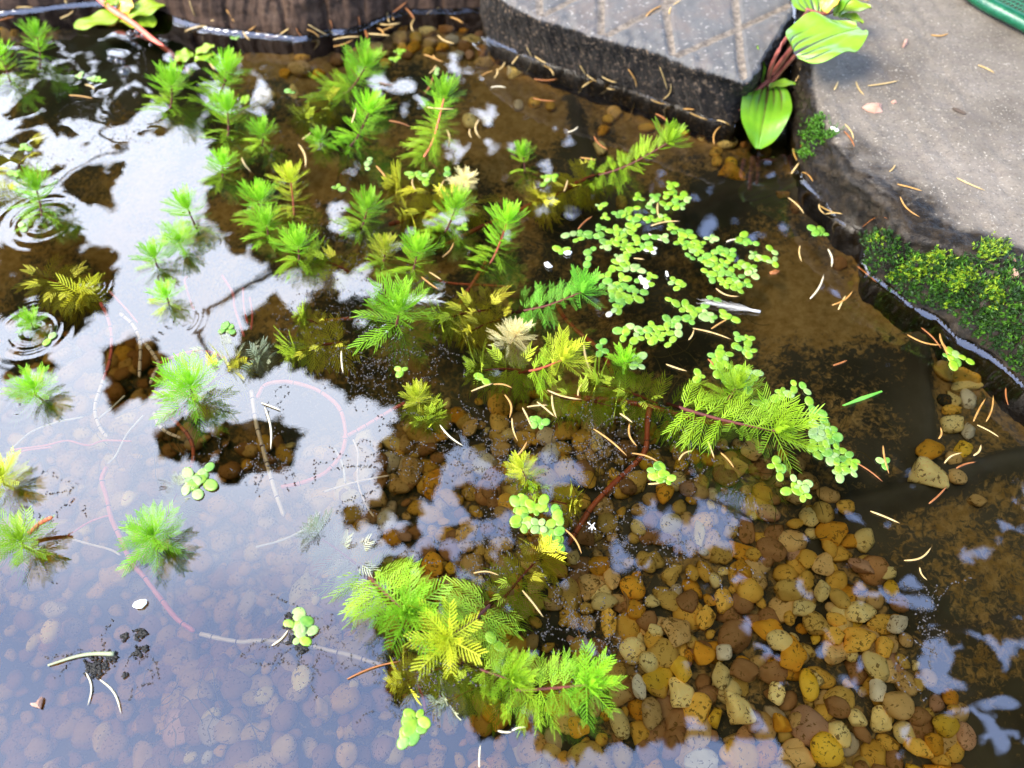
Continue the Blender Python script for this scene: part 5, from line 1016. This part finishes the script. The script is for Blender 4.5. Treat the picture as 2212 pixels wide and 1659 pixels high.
# bubbles by the floating plant
for (zx, zy, r) in ((1130, 290, 42), (1190, 270, 36), (1110, 340, 30), (1080, 620, 60), (960, 505, 34), (1020, 520, 36), (1160, 380, 24), (1240, 300, 30), (1060, 540, 26), (1300, 385, 18), (1110, 760, 36), (1170, 820, 26)):
    px, py = T(1, zx, zy); rr = r * .25 * scl(px, py); bm = bmesh.new(); bmesh.ops.create_uvsphere(bm, u_segments=18, v_segments=10, radius=rr)
    for v in list(bm.verts):
        if v.co.z < -1e-6: bm.verts.remove(v)
    me = bpy.data.meshes.new("bubble"); bm.to_mesh(me); bm.free(); me.polygons.foreach_set("use_smooth", np.ones(len(me.polygons), bool))
    if "bubble_film" not in bpy.data.materials:
        m_, nt_, b_ = M("bubble_film"); nt_.nodes.remove(b_); fr = N(nt_, "ShaderNodeFresnel", IOR=1.7); gl_ = N(nt_, "ShaderNodeBsdfGlossy", Roughness=.02); tr_ = N(nt_, "ShaderNodeBsdfTransparent"); mx_ = N(nt_, "ShaderNodeMixShader")
        nt_.links.new(fr.outputs[0], mx_.inputs[0]); nt_.links.new(tr_.outputs[0], mx_.inputs[1]); nt_.links.new(gl_.outputs[0], mx_.inputs[2]); nt_.links.new(mx_.outputs[0], nt_.nodes["Material Output"].inputs[0])
    me.materials.append(bpy.data.materials["bubble_film"]); o = bpy.data.objects.new("bubble", me); COL.objects.link(o); o.location = tuple(P(px, py, .0002)); o.scale = (1, 1, .7)
    later(o, px, py, ("large" if r > 40 else "small" if r < 30 else "middling") + " clear bubble ", "bubble", "bubbles beside the floating plant")
settle_labels()

# ------------------------------------------------------------------ trees overhead, seen mirrored in the pond
SKY = [(-300, 165), (70, 172), (110, 215), (200, 300), (300, 272), (430, 262), (470, 330), (440, 400), (445, 470), (500, 545), (600, 560), (680, 600), (690, 650), (560, 690), (500, 735), (540, 800), (700, 800), (760, 835), (890, 905), (815, 965), (840, 1017), (823, 1080), (740, 1122), (753, 1160), (835, 1200), (800, 1344), (853, 1494), (1003, 1550), (1194, 1596), (1356, 1600), (1456, 1589), (1496, 1531), (1528, 1551), (1601, 1599), (1631, 1544), (1690, 1560), (1700, 1640), (1720, 1659), (1720, 2100), (-300, 2100)]
DARK = [(100, 610, 120, 110), (190, 395, 130, 34), (290, 810, 40, 62), (610, 735, 90, 42), (90, 250, 75, 40), (30, 330, 60, 40), (460, 960, 110, 50), (590, 960, 40, 50), (60, 790, 60, 30), (1222, 1640, 24, 30)]
PATCH = [(720, 468, 26, 20), (750, 605, 50, 24), (555, 190, 16, 40), (1000, 1000, 50, 34), (960, 1090, 40, 30), (880, 1040, 22, 16), (1060, 1030, 40, 26), (1180, 1010, 60, 34), (1260, 1020, 40, 22), (1080, 1150, 26, 40), (1400, 1120, 34, 34), (1480, 1170, 50, 26), (1560, 1110, 60, 40), (1340, 1180, 24, 40), (1860, 1470, 26, 28), (1940, 1538, 34, 22), (1960, 1625, 36, 34), (1950, 1330, 30, 22), (1745, 1268, 34, 28), (1885, 1275, 46, 24), (2030, 1460, 56, 48), (1985, 1285, 26, 36), (2050, 1308, 40, 18), (2190, 1330, 34, 24), (2130, 1392, 86, 24), (2180, 1478, 42, 36), (2160, 1605, 66, 30), (1660, 1220, 24, 20), (1620, 1350, 18, 24), (1550, 1490, 20, 30), (1220, 1340, 26, 16), (1250, 1400, 24, 14), (1690, 1425, 22, 20), (1800, 1390, 20, 16), (960, 1180, 44, 20), (1010, 1250, 34, 20)]
def is_sky(x, y):
    for cx, cy, rx, ry in PATCH:
        if ((x - cx) / (rx * 1.15)) ** 2 + ((y - cy) / (ry * 1.2)) ** 2 < 1: return True
    if not inpoly(x, y, SKY): return False
    for cx, cy, rx, ry in DARK:
        if ((x - cx) / rx) ** 2 + ((y - cy) / ry) ** 2 < 1: return False
    return True
def mirror(px, py, h):
    p = P(px, py, 0); d = ray(px, py); d = np.array((d[0], d[1], -d[2])); return p + d * (h / d[2])
def leaf_shape(seed):
    g = np.random.default_rng(seed); n_ = 15; V = [(0, 0, 0)]
    for i in range(n_):
        a = 2 * math.pi * i / n_; r = (.5 + .10 * math.cos(5 * a + seed)) * g.uniform(.9, 1.1) * (1 + .25 * math.cos(a)); V.append((r * math.cos(a), r * .85 * math.sin(a), .10 * r * r + .03 * g.normal()))
    return np.array(V), [[0, 1 + i, 1 + (i + 1) % n_] for i in range(n_)]
LS = [leaf_shape(i) for i in range(6)]
def tree(label, box, count, size, hs, trunk, name, margin, limbs, twig=None):
    o = root(name, (trunk[0], trunk[1], 0.018)); tag(o, label, "tree"); cr = MB(); pos = []; tries = 0
    while len(pos) < count and tries < count * 12:
        tries += 1; px, py = random.uniform(box[0], box[2]), random.uniform(box[1], box[3]); mg = margin
        if is_sky(px, py) or any(is_sky(px + mg * math.cos(a), py + mg * math.sin(a)) for a in (0, .785, 1.57, 2.36, 3.14, 3.93, 4.71, 5.5)): continue
        h = random.uniform(*hs); p = mirror(px, py, h); V, F = LS[random.randrange(6)]; s = size * random.uniform(.7, 1.25) * (1 if h < 2 else 1.2)
        nrm = rng.normal(size=3) * .35 + np.array((0, 0, 1.0)); nrm /= np.linalg.norm(nrm); a, u, v = frame(nrm); th = random.uniform(0, 6.28)
        x_ = u * math.cos(th) + v * math.sin(th); y_ = np.cross(nrm, x_); cr.add(p + s * (V[:, :1] * x_ + V[:, 1:2] * y_ + V[:, 2:3] * nrm), F); pos.append(p)
    cr.build("crown", MAT['canopyleaf'], o)
    t0 = np.array((*trunk, .018)); top = np.array((trunk[0] * .85, trunk[1] * .85, hs[1] * .9)); mb = MB(); mb.add(*tube(smooth_line([t0, t0 * .5 + top * .5 + (.06, -.04, 0), top], 24), np.linspace(.07, .03, 24), 10)); mb.build("trunk", MAT['bark'], o)
    lm = MB()
    if twig: lm.add(*tube(smooth_line([mirror(*q, 1.25) for q in twig], 30), np.linspace(.010, .005, 30), 6))
    for _ in range(limbs):
        e = pos[random.randrange(len(pos))]; s_ = random.uniform(.45, .95); b0 = t0 * (1 - s_) + top * s_; m_ = (b0 + e) / 2 + rng.normal(size=3) * .05 + (0, 0, .15)
        lm.add(*tube(smooth_line([b0, m_, e + (0, 0, .02)], 14), np.linspace(.014, .003, 14), 6))
    lm.build("limbs", MAT['bark'], o); return o
tree("tall leafy tree behind the pond, mirrored as dark patches among the shoots", (560, -150, 2400, 1000), 2300, .15, (1.5, 2.3), (1.5, 2.6), "overhanging_tree", 16, 26)
tree("leafy shrub leaning over the gravel side, mirrored above the pebbles", (700, 900, 2450, 1700), 950, .072, (1.0, 1.5), (1.35, .55), "overhanging_shrub", 9, 16)
tree("leafy shrub beyond the left bank, mirrored in the ripples", (-300, 60, 700, 1000), 420, .10, (1.1, 1.6), (-1.9, 1.9), "overhanging_shrub", 13, 2, [(640, 540), (580, 590), (500, 640), (430, 690), (436, 740), (470, 800)])
